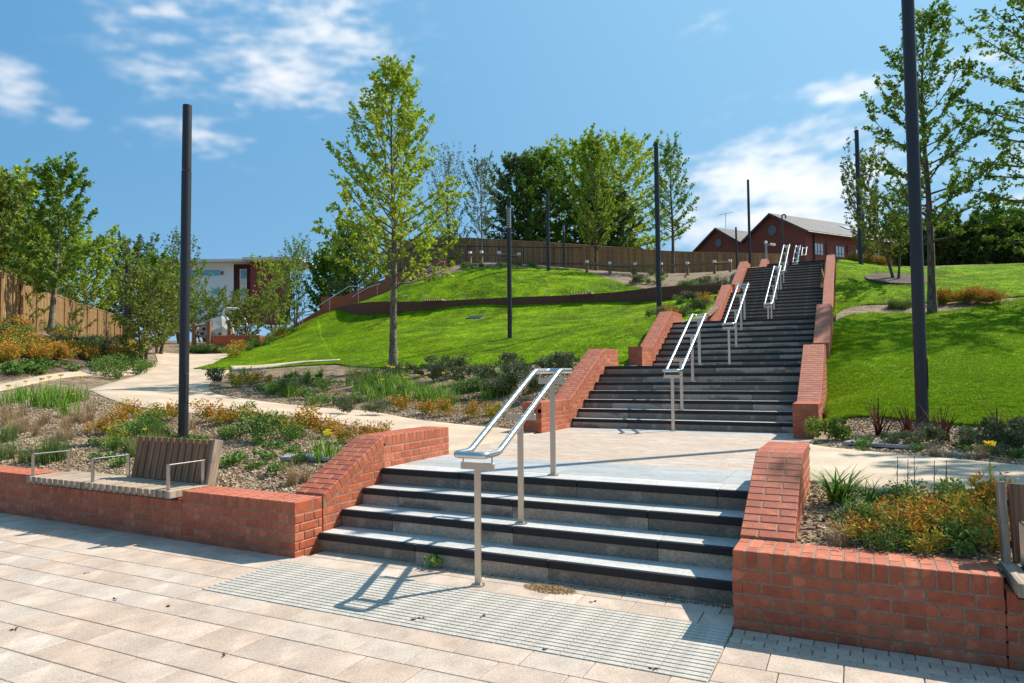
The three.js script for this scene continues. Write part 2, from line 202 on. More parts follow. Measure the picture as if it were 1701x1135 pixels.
// right side
CP(1370, 690, 11.9); CP(1701, 713, 9); CP(1533, 710, 9.8); CP(1345, 740, 8.6); CP(1500, 757, 7.5); CP(1701, 775, 6.6); CP(1500, 822, 5.3); CP(1701, 850, 4.7);
CP(1549, 520, 22.5); CP(1700, 495, 22.5); CP(1700, 600, 13.5); CP(1490, 464, 34); CP(1430, 440, 37.5); CP(1701, 440, 36); CP(1600, 441, 38);
for (const [x, y, z] of [[0, 7.65, -46], [0, 7.65, -70], [30, 7.6, -46], [30, 7.6, -80], [-25, 8.2, -46], [-30, 8.3, -70], [-60, 5, -60], [-70, 4, -30], [-60, 3, -5], [30, 3.6, -12], [25, 0.8, -2], [45, 7, -30], [-20, 8.2, -110], [40, 7.6, -120], [-90, 5, -100]]) C(x, y, z);
const TPS = (() => {
  const n = ctrl.length, N = n + 3, A = Array.from({ length: N }, () => new Float64Array(N + 1)); const phi = (r2) => r2 < 1e-9 ? 0 : 0.5 * r2 * Math.log(r2);
  for (let i = 0; i < n; i++) { for (let j = 0; j < n; j++) A[i][j] = phi((ctrl[i][0] - ctrl[j][0]) ** 2 + (ctrl[i][1] - ctrl[j][1]) ** 2); A[i][i] += 0.6; A[i][n] = A[n][i] = 1; A[i][n + 1] = A[n + 1][i] = ctrl[i][0]; A[i][n + 2] = A[n + 2][i] = ctrl[i][1]; A[i][N] = ctrl[i][2]; }
  for (let i = 0; i < N; i++) { let p = i; for (let k = i + 1; k < N; k++) if (Math.abs(A[k][i]) > Math.abs(A[p][i])) p = k; [A[i], A[p]] = [A[p], A[i]]; for (let k = 0; k < N; k++) if (k !== i) { const f = A[k][i] / A[i][i]; if (f) for (let j = i; j <= N; j++) A[k][j] -= f * A[i][j]; } }
  return A.map((r, i) => r[N] / r[i]);
})();
function H(x, z) { const n = ctrl.length; let s = TPS[n] + TPS[n + 1] * x + TPS[n + 2] * z; for (let i = 0; i < n; i++) { const r2 = (x - ctrl[i][0]) ** 2 + (z - ctrl[i][1]) ** 2; if (r2 > 1e-9) s += TPS[i] * 0.5 * r2 * Math.log(r2); } return s; }
function ground(u, v) { const d = ray(u, v); let t = 4; for (; t < 90; t += t > 14 ? 0.3 : 0.15) { if (camO.y + d.y * t < H(camO.x + d.x * t, camO.z + d.z * t)) break; } let a = t - 0.3, b = t; for (let i = 0; i < 14; i++) { const m = (a + b) / 2; if (camO.y + d.y * m < H(camO.x + d.x * m, camO.z + d.z * m)) b = m; else a = m; } return d.clone().multiplyScalar(b).add(camO); }
function sheet(nu, nv, fn, uvs = 1) { // grid of points fn(i/nu, j/nv) -> [x,y,z]; uv in metres of plan
  const pos = [], uv = [], idx = []; for (let j = 0; j <= nv; j++) for (let i = 0; i <= nu; i++) { const p = fn(i / nu, j / nv); pos.push(...p); uv.push(p[0] * uvs, p[2] * uvs); }
  for (let j = 0; j < nv; j++) for (let i = 0; i < nu; i++) { const a = j * (nu + 1) + i, b = a + 1, c = a + nu + 1, d = c + 1; idx.push(a, b, d, a, d, c); }
  const g = new THREE.BufferGeometry(); g.setAttribute('position', new THREE.Float32BufferAttribute(pos, 3)); g.setAttribute('uv', new THREE.Float32BufferAttribute(uv, 2)); g.setIndex(idx); g.computeVertexNormals();
  if (g.attributes.normal.getY(Math.floor(pos.length / 6)) < 0) { const ix = g.index.array; for (let i = 0; i < ix.length; i += 3) { const t = ix[i]; ix[i] = ix[i + 1]; ix[i + 1] = t; } g.computeVertexNormals(); }
  return g;
}
const grow = (t, L, k) => L * (Math.exp(k * t) - 1) / (Math.exp(k) - 1);
const bump = (x, z) => 0.05 * (fbm(x * 1.3 + 40, z * 1.3 + 40, 2, 3) - 0.5);
structure('planting_ground', sheet(150, 170, (s, t) => { const x = -0.17 - grow(s, 110, 4), z = 0.12 - grow(t, 130, 3.2); return [x, H(x, z) + bump(x, z), z]; }), mSoil, 'bark covered planting ground rising left of the stair');
structure('planting_ground', sheet(90, 150, (s, t) => { const x = 3.74 + grow(s, 70, 3.5), z = 0.22 - grow(t, 130, 3.2); return [x, H(x, z) + bump(x, z), z]; }), mSoil, 'bark covered planting ground right of the stair');
structure('plateau', sheet(8, 40, (s, t) => { const x = lerp(-0.17, 3.74, s), z = -37.3 - t * 90; return [x, 7.645, z]; }), mPath, 'level paved ground at the head of the stair');

// curves through pixel-anchored ground points
function curve(list, n = 40) { const pts = list.map((q) => { const p = q.length === 2 ? ground(q[0], q[1]) : new THREE.Vector3(q[0], 0, q[2]); return new THREE.Vector3(p.x, 0, p.z); }); return new THREE.CatmullRomCurve3(pts, false, 'centripetal').getSpacedPoints(n); }
function loft(A, B, nv, lift, skirt = 0.08) { // draped sheet between two curves with a turned-down rim
  const nu = A.length - 1; return sheet(nu + 2, nv + 2, (s, t) => { let i = Math.round(s * (nu + 2)) - 1, j = Math.round(t * (nv + 2)) - 1, down = i < 0 || i > nu || j < 0 || j > nv; i = clamp(i, 0, nu); j = clamp(j, 0, nv); const p = A[i].clone().lerp(B[i], j / nv); return [p.x, H(p.x, p.z) + bump(p.x, p.z) * (down ? 1 : 0.25) + (down ? -skirt : lift), p.z]; });
}
const W3 = (x, z) => [x, 0, z];
const zPath = 0.022;
// lawns
const terr = curve([W3(-0.45, -25.6), [1120, 499], [1000, 503], [850, 508], [700, 517], [600, 524], [505, 533]], 70);
const lawnLow = curve([W3(-0.45, -9.3), [960, 601], [850, 609], [750, 611], [653, 613], [590, 610], [545, 606], [430, 614], [335, 615]], 70);
const lawnTopA = curve([W3(-1.2, -26), [1060, 479], [1000, 461], [960, 449], [860, 446], [775, 448], [700, 470], [600, 500], [525, 521]], 70);
const terrUp = curve([W3(-0.9, -26.1), [1100, 493], [1000, 494], [850, 498], [700, 507], [600, 514], [515, 523]], 70);
const lawnLeftSide = terr.map((p) => p);
const lawns = [];
lawns.push(structure('lawn', loft(lawnLow, terr, 60, 0.04), mLawn, 'broad mown lawn below the terrace edge, left of the stair'));
lawns.push(structure('lawn', loft(terrUp, lawnTopA, 40, 0.04), mLawn, 'upper mown lawn between terrace edge and fence'));
// lawn tongue at the far left, down to the plaza
const lawnTongueA = curve([[505, 533], [470, 556], [430, 580], [392, 596]], 30), lawnTongueB = curve([[560, 604], [480, 607], [400, 612], [322, 614]], 30);
lawns.push(structure('lawn', loft(lawnTongueB, lawnTongueA, 30, 0.047), mLawn, 'lawn tongue running down to the left hand path'));
// right lawns
const rLow = curve([W3(3.8, -6.6), [1420, 695], [1533, 703], [1620, 709], [1720, 716], [1850, 728]], 50), rMid = curve([W3(3.7, -18.6), [1420, 523], [1500, 521], [1549, 521], [1700, 497], [1850, 480]], 50);
lawns.push(structure('lawn', loft(rLow, rMid, 60, 0.04), mLawn, 'mown lawn right of the stair below the mulch strip'));
const rMid2 = curve([W3(3.66, -20.6), [1420, 509], [1500, 505], [1560, 503], [1640, 497], [1700, 493.5], [1850, 476]], 50), rTop = curve([W3(3.6, -37.5), W3(6, -38.5), W3(10, -39.5), W3(15, -40), W3(20, -40), W3(27, -38)], 50);
lawns.push(structure('lawn', loft(rMid2, rTop, 50, 0.04), mLawn, 'upper mown lawn right of the stair below the brick hall'));
// paths
const pFar = curve([W3(-0.2, -5.1), [872, 718], [704, 701], [559, 681], [449, 670], [362, 657], [347, 640], [380, 617], [392, 597]], 60);
const pNear = curve([W3(-0.2, -2.25), [640, 717], [560, 706], [480, 692], [300, 686], [200, 670], [150, 648], [235, 622], [262, 601]], 60);
structure('path', loft(pNear, pFar, 12, zPath, 0.05), mPath, 'curving buff path leaving the landing to the left');
const qNear = curve([[262, 601], [258, 590], [250, 584]], 12), qFar = curve([[393, 599], [384, 592], [380, 588]], 12);
structure('path', loft(qNear, qFar, 10, zPath, 0.05), mPath, 'buff paved yard in front of the play timber');
const lNear = curve([[235, 622], [133, 625], [0, 650], [-120, 672]], 24), lFar = curve([[250, 610], [133, 617.5], [0, 639], [-120, 655]], 24);
structure('path', loft(lNear, lFar, 6, zPath + 0.004, 0.05), mPath, 'narrow buff path along the foot of the planted bank');
const sNear = curve([[385, 617], [430, 614.5], [500, 606], [565, 602]], 24), sFar = curve([[380, 611], [430, 610], [500, 603.6], [565, 600.6]], 24);
structure('path', loft(sNear, sFar, 4, 0.075, 0.09), mPath, 'thin buff side path cut across the lawn foot');
const rpFar = curve([W3(3.76, -5.2), [1345, 741], [1500, 758], [1701, 777], [1900, 800]], 40), rpNear = curve([W3(3.76, -1.75), [1345, 801], [1500, 824], [1701, 852], [1900, 885]], 40);
structure('path', loft(rpNear, rpFar, 10, zPath, 0.05), mPath, 'buff path leaving the landing to the right in dappled shade');
// dark soil of the left bank and bark strips in the right lawn
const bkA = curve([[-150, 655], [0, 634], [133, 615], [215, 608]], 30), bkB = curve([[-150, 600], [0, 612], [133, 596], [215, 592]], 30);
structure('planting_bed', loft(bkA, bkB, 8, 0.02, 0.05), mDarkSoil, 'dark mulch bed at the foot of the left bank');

// ------------------------------------------------------------------ plaza paving: each paver is a piece
const pav = new THREE.Group(); pav.name = 'plaza_paving'; pav.userData = { kind: 'structure', label: 'buff paved plaza in front of the steps', category: 'paving' }; scene.add(pav);
{
  const base = part(pav, 'joint_bed', new THREE.PlaneGeometry(60, 30).rotateX(-Math.PI / 2).translate(0, -0.012, 15.05), mJoint); setUV(base.geometry);
  const r = rng(21); const vis = (x, z) => { const p = proj(new THREE.Vector3(x, 0, z)); return p[2] > 0.5 && p[0] > -150 && p[0] < 1850 && p[1] < 1250; };
  const inTact = (x0, x1, z0, z1) => x1 > 0.0 && x0 < 3.56 && z1 > 0.41 && z0 < 1.21;
  const slab = (x0, x1, z0, z1, mats, hh = 0.05, yy = 0) => { const w = x1 - x0 - 0.005, d = z1 - z0 - 0.005; if (w < 0.03 || d < 0.03) return; const m = part(pav, 'paver', cbox(w, hh, d, 0.003, Math.floor(r() * 3) * 0.31, Math.floor(r() * 3) * 0.27), mats[Math.floor(r() * mats.length)]); m.position.set((x0 + x1) / 2, yy - hh / 2 + (r() - 0.5) * 0.0016, (z0 + z1) / 2); m.rotation.y = r() < 0.5 ? 0 : Math.PI; };
  const rowW = [0.24, 0.24, 0.24, 0.30, 0.24, 0.24, 0.24, 0.30];
  let z = -0.02, k = 0; const lens = [0.24, 0.36, 0.45, 0.36, 0.30, 0.40];
  while (z < 3.4) {
    const w = z < 0.4 ? (k === 0 ? 0.20 : 0.225) : rowW[k % 8]; let x = -9.2 + r() * 0.4; const z1 = z + w;
    while (x < 9) {
      const L = lens[Math.floor(r() * lens.length)]; const cells = [[x, x + L]]; x += L;
      for (let [a, b] of cells) {
        if (!vis(a, z) && !vis(b, z1) && !vis(a, z1)) continue;
        // stay clear of the seat walls
        const wl = 0.30 + 0.0355 * 0; if (a < 0 && z < 0.0) continue; if (z < 0.02 && (b < 0.02 || a > 3.5)) continue;
        if (z < 0.4 && b > 3.556) { if (a > 3.5) continue; b = 3.556; } if (z >= 0.4 && z < 0.62 && a > 3.5) continue; if (z >= 0.4 && z < 0.62 && b > 3.556) b = 3.556;   // small setts there
        if (inTact(a, b, z, z1)) { const xa = Math.max(a, 0), xb = Math.min(b, 3.56); if (a < -0.003) slab(a, -0.002, z, z1, mPaver); if (b > 3.563) slab(3.562, b, z, z1, mPaver); if (z < 0.408) slab(xa, xb, z, 0.409, mPaver); if (z1 > 1.212) slab(xa, xb, 1.211, z1, mPaver); continue; }
        slab(a, b, z, z1, mPaver);
      }
    }
    z = z1; k++;
  }
  // small setts at the foot of the right seat wall
  for (let j = 0; j < 4; j++) for (let x = 3.57 + (j % 2) * 0.06 - 0.06; x < 8; x += 0.124) slab(Math.max(3.566, x), x + 0.124, 0.401 + j * 0.076, 0.401 + (j + 1) * 0.076, mPaver);
  // ribbed warning paving: slabs with raised bars
  for (let i = 0; i < 9; i++) for (let j = 0; j < 2; j++) {
    const x0 = i * 0.3956, x1 = x0 + 0.392, z0 = 0.41 + j * 0.40; const gs = [place(cbox(0.394, 0.045, 0.398, 0.001), 0, -0.0265, 0)];
    for (let q = 0; q < 8; q++) gs.push(place(cbox(0.391, 0.0065, 0.039, 0.002), 0, -0.001, -0.175 + q * 0.05));
    const m = part(pav, 'ribbed_slab', merge(gs), mCord[(i * 2 + j * 3) % 2 ? 1 : 0]); m.position.set((x0 + x1) / 2, 0, z0 + 0.2);
  }
}
// ------------------------------------------------------------------ stair flights
const RISE = 0.15, GO = 0.30;
function flight(n, y0, z0, xl, xr, far, label) {
  const t = thing('stair_flight', label, 'stairs', 'flights of the long stair'); const r = rng(300 + n * 7 + Math.floor(-z0 * 3)); const L = xr - xl;
  for (let k = 0; k < n; k++) {
    const yt = y0 + RISE * (k + 1), zf = z0 - GO * k; const st = part(t, 'step', cbox(L, RISE - 0.06, GO + 0.02, 0.002), mRiser[0]); st.position.set((xl + xr) / 2, yt - 0.058 - (RISE - 0.06) / 2 - 0.004, zf - 0.03 - GO / 2); st.scale.set(0.999, 1, 1);
    const add = (nm, g, m, x, y, z) => { const q = part(st, nm, g, m); q.position.set(x - st.position.x, y - st.position.y, z - st.position.z); return q; };
    const cuts = []; let x = xl; const len = 1.18; x += len * (0.35 + 0.6 * r()); while (x < xr - 0.2) { cuts.push(x); x += len; } const xs = [xl, ...cuts, xr];
    if (far) { add('riser_block', cbox(L, RISE - 0.056, 0.02, 0.001), mRiser[Math.floor(r() * 3)], (xl + xr) / 2, yt - 0.056 - (RISE - 0.056) / 2, zf - 0.022); add('tread_slab', cbox(L, 0.05, GO + 0.01, 0.003), mTread[k % 2], (xl + xr) / 2, yt - 0.025, zf - 0.035 - GO / 2); add('nosing_strip', cbox(L, 0.056, 0.04, 0.004), mNosing, (xl + xr) / 2, yt - 0.0275, zf - 0.018); continue; }
    for (let i = 0; i + 1 < xs.length; i++) { const w = xs[i + 1] - xs[i] - 0.004, xc = (xs[i] + xs[i + 1]) / 2;
      add('riser_block', cbox(w, RISE - 0.056, 0.03, 0.002, Math.floor(r() * 4) * 0.4, Math.floor(r() * 4) * 0.4), mRiser[Math.floor(r() * 3)], xc, yt - 0.056 - (RISE - 0.056) / 2, zf - 0.024);
      add('tread_slab', cbox(w, 0.052, GO + 0.0, 0.003, Math.floor(r() * 4) * 0.4, 0), mTread[Math.floor(r() * 2)], xc, yt - 0.026, zf - 0.042 - GO / 2);
      add('nosing_strip', cbox(w, 0.056, 0.046, 0.005), mNosing, xc, yt - 0.0265, zf - 0.021); }
  }
}
flight(4, 0, 0, 0.001, 3.56, false, 'lowest flight of four granite steps with black nosings from the plaza');
flight(7, 0.6, -6.41, -0.113, 3.465, false, 'flight of seven steps with black nosings behind the paved landing');
flight(8, 1.65, -11.77, -0.10, 3.45, false, 'third flight, eight dark risers above the seven step flight');
flight(12, 2.85, -20.5, -0.10, 3.3, true, 'twelve step flight between the shaded brick wall and planted bank');
flight(11, 4.65, -25.84, -0.10, 3.05, true, 'eleven step flight high on the hill, beside the mulch bank');
flight(9, 6.3, -35, -0.10, 2.9, true, 'top flight of the stair beneath the brick hall');
// landings
function landing(y, zA, zB, xl, xr, full, label) {
  const g = new THREE.Group(); g.name = numbered('landing'); g.userData = { kind: 'structure', label, category: 'landing' }; scene.add(g); const r = rng(900 + Math.floor(y * 10));
  const bed = part(g, 'landing_bed', setUV(new THREE.BoxGeometry(xr - xl, 0.2, zA - zB).translate((xl + xr) / 2, y - 0.112, (zA + zB) / 2)), mJoint);
  const tile = (x0, x1, z0, z1, m) => { const w = x1 - x0 - 0.005, d = z1 - z0 - 0.005; if (w < 0.02 || d < 0.02) return; const q = part(g, 'paver', cbox(w, 0.04, d, 0.002, Math.floor(r() * 3) * 0.3, 0), m[Math.floor(r() * m.length)]); q.position.set((x0 + x1) / 2, y - 0.02 + (r() - 0.5) * 0.001, (z0 + z1) / 2); };
  const strip = (z0, z1, L, m) => { let x = xl - r() * L * 0.9; while (x < xr) { tile(Math.max(x, xl), Math.min(x + L, xr), z0, z1, m); x += L; } };
  if (full) { strip(zA - 0.42, zA, 0.75, mGreySlab); strip(zA - 0.84, zA - 0.42, 0.75, mGreySlab); strip(zB, zB + 0.42, 0.75, mGreySlab); let z = zA - 0.84; while (z > zB + 0.43) { const w = Math.min(0.24, z - zB - 0.42); strip(z - w, z, 0.5, mPaver); z -= w; } } else { strip(zA - 0.4, zA, 1.2, mGreySlab); strip(zB, zB + 0.4, 1.2, mGreySlab); strip(zB + 0.4, zA - 0.4, 1.2, mPaver); }
}
landing(0.6, -1.25, -6.39, -0.17, 3.74, true, 'buff and grey paved landing above the first four steps');
landing(1.65, -8.55, -11.75, -0.11, 3.46, false, 'second landing of the stair');
landing(2.85, -14.2, -20.48, -0.10, 3.4, false, 'third landing of the stair');
landing(4.65, -24.15, -25.82, -0.10, 3.2, false, 'fourth landing of the stair');
landing(6.3, -29.2, -34.98, -0.10, 3.0, false, 'fifth landing of the stair');

// ------------------------------------------------------------------ brick walls
// A wall runs along "dir" from "o"; s along it, y up. prof: top line [[s, y]...]; faces carry Flemish bond bricks, the top a brick-on-edge coping.
function clipPoly(poly, a, b, c) { const out = []; for (let i = 0; i < poly.length; i++) { const p = poly[i], q = poly[(i + 1) % poly.length]; const dp = a * p[0] + b * p[1] - c, dq = a * q[0] + b * q[1] - c; if (dp <= 0) out.push(p); if ((dp < 0 && dq > 0) || (dp > 0 && dq < 0)) { const t = dp / (dp - dq); out.push([p[0] + (q[0] - p[0]) * t, p[1] + (q[1] - p[1]) * t]); } } return out; }
function area(p) { let s = 0; for (let i = 0; i < p.length; i++) { const q = p[(i + 1) % p.length]; s += p[i][0] * q[1] - q[0] * p[i][1]; } return Math.abs(s) / 2; }
const CT = 0.1025, BT = 0.3275;
function brickWall(o, dirDeg, prof, label, opt = {}) {
  // local frame: +x along dir, +z = right-hand normal (front face). dirDeg: rotation about y
  const { thick = BT, low = () => 0, lowBack = null, bottom = 0, faces = ['front', 'back', 'start', 'end'], single = true, seed = 1, gapCoping = [], group, soldierFaceLow } = opt;
  const t = thing('brick_wall', label, 'wall', group || 'brick walls of the stair'); t.position.set(...o); t.rotation.y = dirDeg * Math.PI / 180; const r = rng(seed * 131 + 5); const L = prof[prof.length - 1][0];
  const bag = mBrick.map(() => []); let count = 0;
  const put = (nm, g, x, y, z, ry, rz) => { const mi = r() < 0.07 ? 6 : Math.floor(r() * 6); const useSingle = single && count < 300; if (useSingle) { const m = part(t, nm, g, mBrick[mi]); m.position.set(x, y, z); m.rotation.set(0, ry, rz, 'YXZ'); count++; } else bag[mi].push(place(g, x, y, z, ry, 0, rz)); };
  const topAt = (s) => { for (let i = 0; i + 1 < prof.length; i++) if (s <= prof[i + 1][0] || i + 2 === prof.length) { const [a, ya] = prof[i], [b, yb] = prof[i + 1]; return ya + (yb - ya) * (s - a) / Math.max(1e-6, b - a); } };
  // mortar core
  const core = [[0.006, bottom - 0.25], [L - 0.006, bottom - 0.25], ...prof.slice().reverse().map(([s, y]) => [clamp(s, 0.006, L - 0.006), y - 0.0025])];
  part(t, 'mortar', prism(core, thick - 0.005).translate(0, 0, -thick / 2), mMortar);
  const inGap = (a, b) => gapCoping.some(([p, q]) => b > p + 0.01 && a < q - 0.01);
  // coping rows first: they show the most
  for (let i = 0; i + 1 < prof.length; i++) {
    const [a, ya] = prof[i], [b, yb] = prof[i + 1]; const len = Math.hypot(b - a, yb - ya), ang = Math.atan2(yb - ya, b - a); const n = Math.max(1, Math.round(len / 0.0752)), pitch = len / n;
    for (let k = 0; k < n; k++) { const q = (k + 0.5) * pitch, s = a + Math.cos(ang) * q, y = ya + Math.sin(ang) * q; if (inGap(s - 0.03, s + 0.03)) continue; const cx = s + Math.sin(ang) * CT / 2, cy = y - Math.cos(ang) * CT / 2; const w = pitch - 0.0095;
      const lng = 0.215, sh = thick - 0.215 - 0.01; const first = (k + (i & 1)) % 2 === 0; const v = Math.floor(r() * 3) * 0.13;
      put('coping_brick', cbox(w, CT, lng, 0.004, v, 0.1), cx, cy, first ? -lng / 2 : -thick + lng / 2, 0, ang); put('coping_brick', cbox(w, CT, sh, 0.004, v, 0.3), cx, cy, first ? -thick + sh / 2 : -sh / 2, 0, ang); }
  }
  // faces
  const face = (len, map, topF, lowF, cutLines, off) => {
    const yMax = Math.max(...prof.map((p) => p[1])); const nC = Math.ceil((yMax - bottom) / 0.075);
    for (let c = 0; c < nC; c++) { const top0 = (soldierFaceLow || 0); const yb = yMax - CT - 0.010 - (c + 1) * 0.075 + 0.010, yt = yb + 0.065; if (yt < bottom) break; let x = -((c % 2) ? 0.16875 : 0) - (off || 0); let j = 0;
      while (x < len) { const bl = (j % 2 === 0) ? 0.215 : 0.1025; j++; let x0 = Math.max(0, x), x1 = Math.min(len, x + bl); x += bl + 0.01; if (x1 - x0 < 0.018) continue; const mid = (x0 + x1) / 2; if (yt < lowF(mid) - 0.02) continue;
        let poly = [[x0, yb], [x1, yb], [x1, yt], [x0, yt]]; for (const [A, B, Cc] of cutLines) { poly = clipPoly(poly, A, B, Cc); if (poly.length < 3) break; } if (poly.length < 3 || area(poly) < 0.0006) continue;
        if (opt.gapFace && opt.gapFace(mid, yb)) continue;
        const whole = poly.length === 4 && Math.abs(area(poly) - (x1 - x0) * 0.065) < 1e-5; const D = 0.06; const [px, pz, ry] = map(whole ? mid : 0);
        const jit = 0.0025 * (r() - 0.5);
        if (whole) { const wq = Math.max(0.02, Math.round((x1 - x0) / 0.0025) * 0.0025); const nz = [Math.sin(ry), Math.cos(ry)]; put('brick', cbox(wq, 0.065, D, 0.004, Math.floor(r() * 4) * 0.17, Math.floor(r() * 3) * 0.21), px - nz[0] * (D / 2 - jit), (yb + yt) / 2, pz - nz[1] * (D / 2 - jit), ry, 0); }
        else { const nz = [Math.sin(ry), Math.cos(ry)]; put('brick', prism(poly, D), px - nz[0] * D / 2, 0, pz - nz[1] * D / 2, ry, 0); } } }
  };
  // lines under the coping, one per segment, valid on that segment's span: for convex-down profiles clip with all concave pieces separately
  const segLines = []; for (let i = 0; i + 1 < prof.length; i++) { const [a, ya] = prof[i], [b, yb] = prof[i + 1]; const ang = Math.atan2(yb - ya, b - a); const d = CT + 0.010; segLines.push({ a, b, A: -Math.sin(ang), B: Math.cos(ang), C: -Math.sin(ang) * a + Math.cos(ang) * ya - d }); }
  const doFace = (nm, lowF, flip) => { for (const sg of segLines) { const s0 = sg.a, s1 = sg.b; // build segment by segment, bricks continue through
      const lines = flip ? [[-sg.A, sg.B, sg.C - sg.A * L], [1, 0, L - s0], [-1, 0, -(L - s1)]] : [[sg.A, sg.B, sg.C], [1, 0, s1 + (sg === segLines[segLines.length - 1] ? 1 : -0.005)], [-1, 0, -s0 - (s0 > 0 ? 0.005 : -1)]];
      if (flip) face(L, (x) => [L - x, -thick, Math.PI], null, (s) => lowF(L - s), lines); else face(L, (x) => [x, 0, 0], null, lowF, lines); } };
  if (faces.includes('front')) doFace('front', low, false);
  if (faces.includes('back')) doFace('back', lowBack || low, true);
  if (faces.includes('start')) face(thick, (x) => [0, -thick + x, -Math.PI / 2], null, () => opt.lowStart ?? low(0), [[0, 1, prof[0][1] - CT - 0.01]], 0.11);
  if (faces.includes('end')) face(thick, (x) => [L, -x, Math.PI / 2], null, () => opt.lowEnd ?? low(L), [[0, 1, prof[prof.length - 1][1] - CT - 0.01]], 0.11);
  const rest = bag.map((b, i) => b.length ? [merge(b), mBrick[i]] : null).filter(Boolean); rest.forEach(([g, m]) => { const q = part(t, 'brickwork', g, m); q.userData.kind = 'stuff'; });
  return t;
}
const none = () => 9;
const hs = (x, zo) => (s) => H(x, zo - s) + 0.02;                       // ground along a wall that runs to -z from zo
const steps = (y0, z0, zo, n) => (s) => { const z = zo - s; if (z > z0) return y0 - 0.03; const k = Math.min(n, Math.floor((z0 - z) / GO) + 1); return y0 + RISE * k - 0.1; };
// front seat walls
brickWall([-6.4, 0, 0.135], -1.3, [[0, 0.46], [2.54, 0.46]], 'long low brick seat wall left of the slatted bench', { seed: 2, faces: ['front'], low: () => -0.02 });
brickWall([-3.86, 0, 0.1925], -1.3, [[0, 0.385], [2.44, 0.385]], 'lower stretch of brick seat wall carrying the slatted bench', { seed: 3, faces: ['front'], low: () => -0.02 });
brickWall([-1.42, 0, 0.248], -1.3, [[0, 0.46], [1.421, 0.46]], 'brick seat wall corner between bench and bottom steps', { seed: 4, faces: ['front', 'end', 'start'], low: () => -0.02 });
brickWall([3.56, 0, 0.39], 0, [[0, 0.46], [1.36, 0.46]], 'brick seat wall right of the bottom steps, soldier topped', { seed: 5, faces: ['front', 'start', 'end'], low: () => -0.02 });
brickWall([4.9205, 0, 0.39], 0, [[0, 0.385], [3.2, 0.385]], 'brick wall under the right hand bench', { seed: 6, faces: ['front'], low: () => -0.02 });
// cheek walls beside the flights
brickWall([0, 0, -0.068], 90, [[0, 0.475], [0.87, 0.915], [2.13, 0.915]], 'sloping brick cheek wall left of the lowest flight', { seed: 7, faces: ['front', 'back', 'end'], low: steps(0, 0, -0.068, 4), lowBack: () => 0.5, lowEnd: 0.58 });
brickWall([3.8875, 0, 0.058], 90, [[0, 0.475], [0.9, 0.92], [1.76, 0.92]], 'sloping pink topped cheek wall right of the lowest flight', { seed: 8, faces: ['front', 'back', 'end'], low: hs(4, 0), lowBack: steps(0, 0, 0.058, 4), lowEnd: 0.58 });
brickWall([-0.114, 0, -5.12], 90, [[0, 1.08], [1.22, 1.08], [3.05, 1.99], [3.93, 1.99]], 'sloping brick cheek wall left of the seven step flight', { seed: 9, bottom: 0.55, low: steps(0.6, -6.41, -5.12, 7), lowBack: hs(-0.5, -5.12), lowStart: 0.58, lowEnd: 1.6 });
brickWall([3.7925, 0, -5.6], 90, [[0, 1.08], [0.82, 1.08], [2.62, 1.98], [3.4, 1.98]], 'sloping pink topped cheek wall right of the seven step flight', { seed: 10, bottom: 0.55, low: hs(4.1, -5.6), lowBack: steps(0.6, -6.41, -5.6, 7), lowStart: 0.58, lowEnd: 1.5 });
brickWall([-0.10, 0, -10.81], 90, [[0, 2.12], [0.92, 2.12], [2.98, 3.15], [4.2, 3.15]], 'brick cheek wall on the lawn left of the eight step flight', { seed: 11, bottom: 1.55, single: false, low: steps(1.65, -11.77, -10.81, 8), lowBack: hs(-0.5, -10.81), lowStart: 1.6, lowEnd: 2.8 });
brickWall([3.7775, 0, -11.3], 90, [[0, 2.12], [0.42, 2.12], [2.48, 3.15], [3.7, 3.15]], 'tree shaded brick cheek wall right of the eight step flight', { seed: 12, bottom: 1.4, single: false, low: hs(4.1, -11.3), lowBack: steps(1.65, -11.77, -11.3, 8), lowStart: 1.6, lowEnd: 2.4 });
brickWall([-0.10, 0, -19.4], 90, [[0, 3.32], [1.05, 3.32], [4.35, 4.97], [4.9, 4.97]], 'long pink brick cheek wall beside the planted bank', { seed: 13, bottom: 2.8, single: false, low: steps(2.85, -20.5, -19.4, 12), lowBack: hs(-0.5, -19.4), lowStart: 2.85, lowEnd: 4.6 });
brickWall([3.6275, 0, -19.6], 90, [[0, 3.32], [0.85, 3.32], [4.15, 4.97], [4.75, 4.97]], 'long pale pink cheek wall at the mulch strip in the right lawn', { seed: 14, bottom: 2.8, single: false, low: hs(4.1, -19.6), lowBack: steps(2.85, -20.5, -19.6, 12), lowStart: 2.8, lowEnd: 4.5 });
brickWall([-0.10, 0, -25.0], 90, [[0, 5.12], [0.84, 5.12], [3.86, 6.62], [4.95, 6.62]], 'upper brick cheek wall ending at the knee rail', { seed: 15, bottom: 4.6, single: false, low: steps(4.65, -25.84, -25, 11), lowBack: hs(-0.5, -25), lowStart: 4.6, lowEnd: 6.2 });
brickWall([3.5775, 0, -25.0], 90, [[0, 5.12], [0.84, 5.12], [3.86, 6.62], [4.95, 6.62]], 'upper pale pink cheek wall at the top of the right lawn', { seed: 16, bottom: 4.6, single: false, low: hs(4.1, -25), lowBack: steps(4.65, -25.84, -25, 11), lowStart: 4.6, lowEnd: 6.2 });
brickWall([-0.10, 0, -34.0], 90, [[0, 6.77], [1.0, 6.77], [3.4, 7.97], [4.3, 7.97]], 'short topmost brick cheek wall in front of the timber fence', { seed: 17, bottom: 6.2, single: false, low: steps(6.3, -35, -34, 9), lowBack: hs(-0.5, -34), lowStart: 6.3, lowEnd: 7.6 });
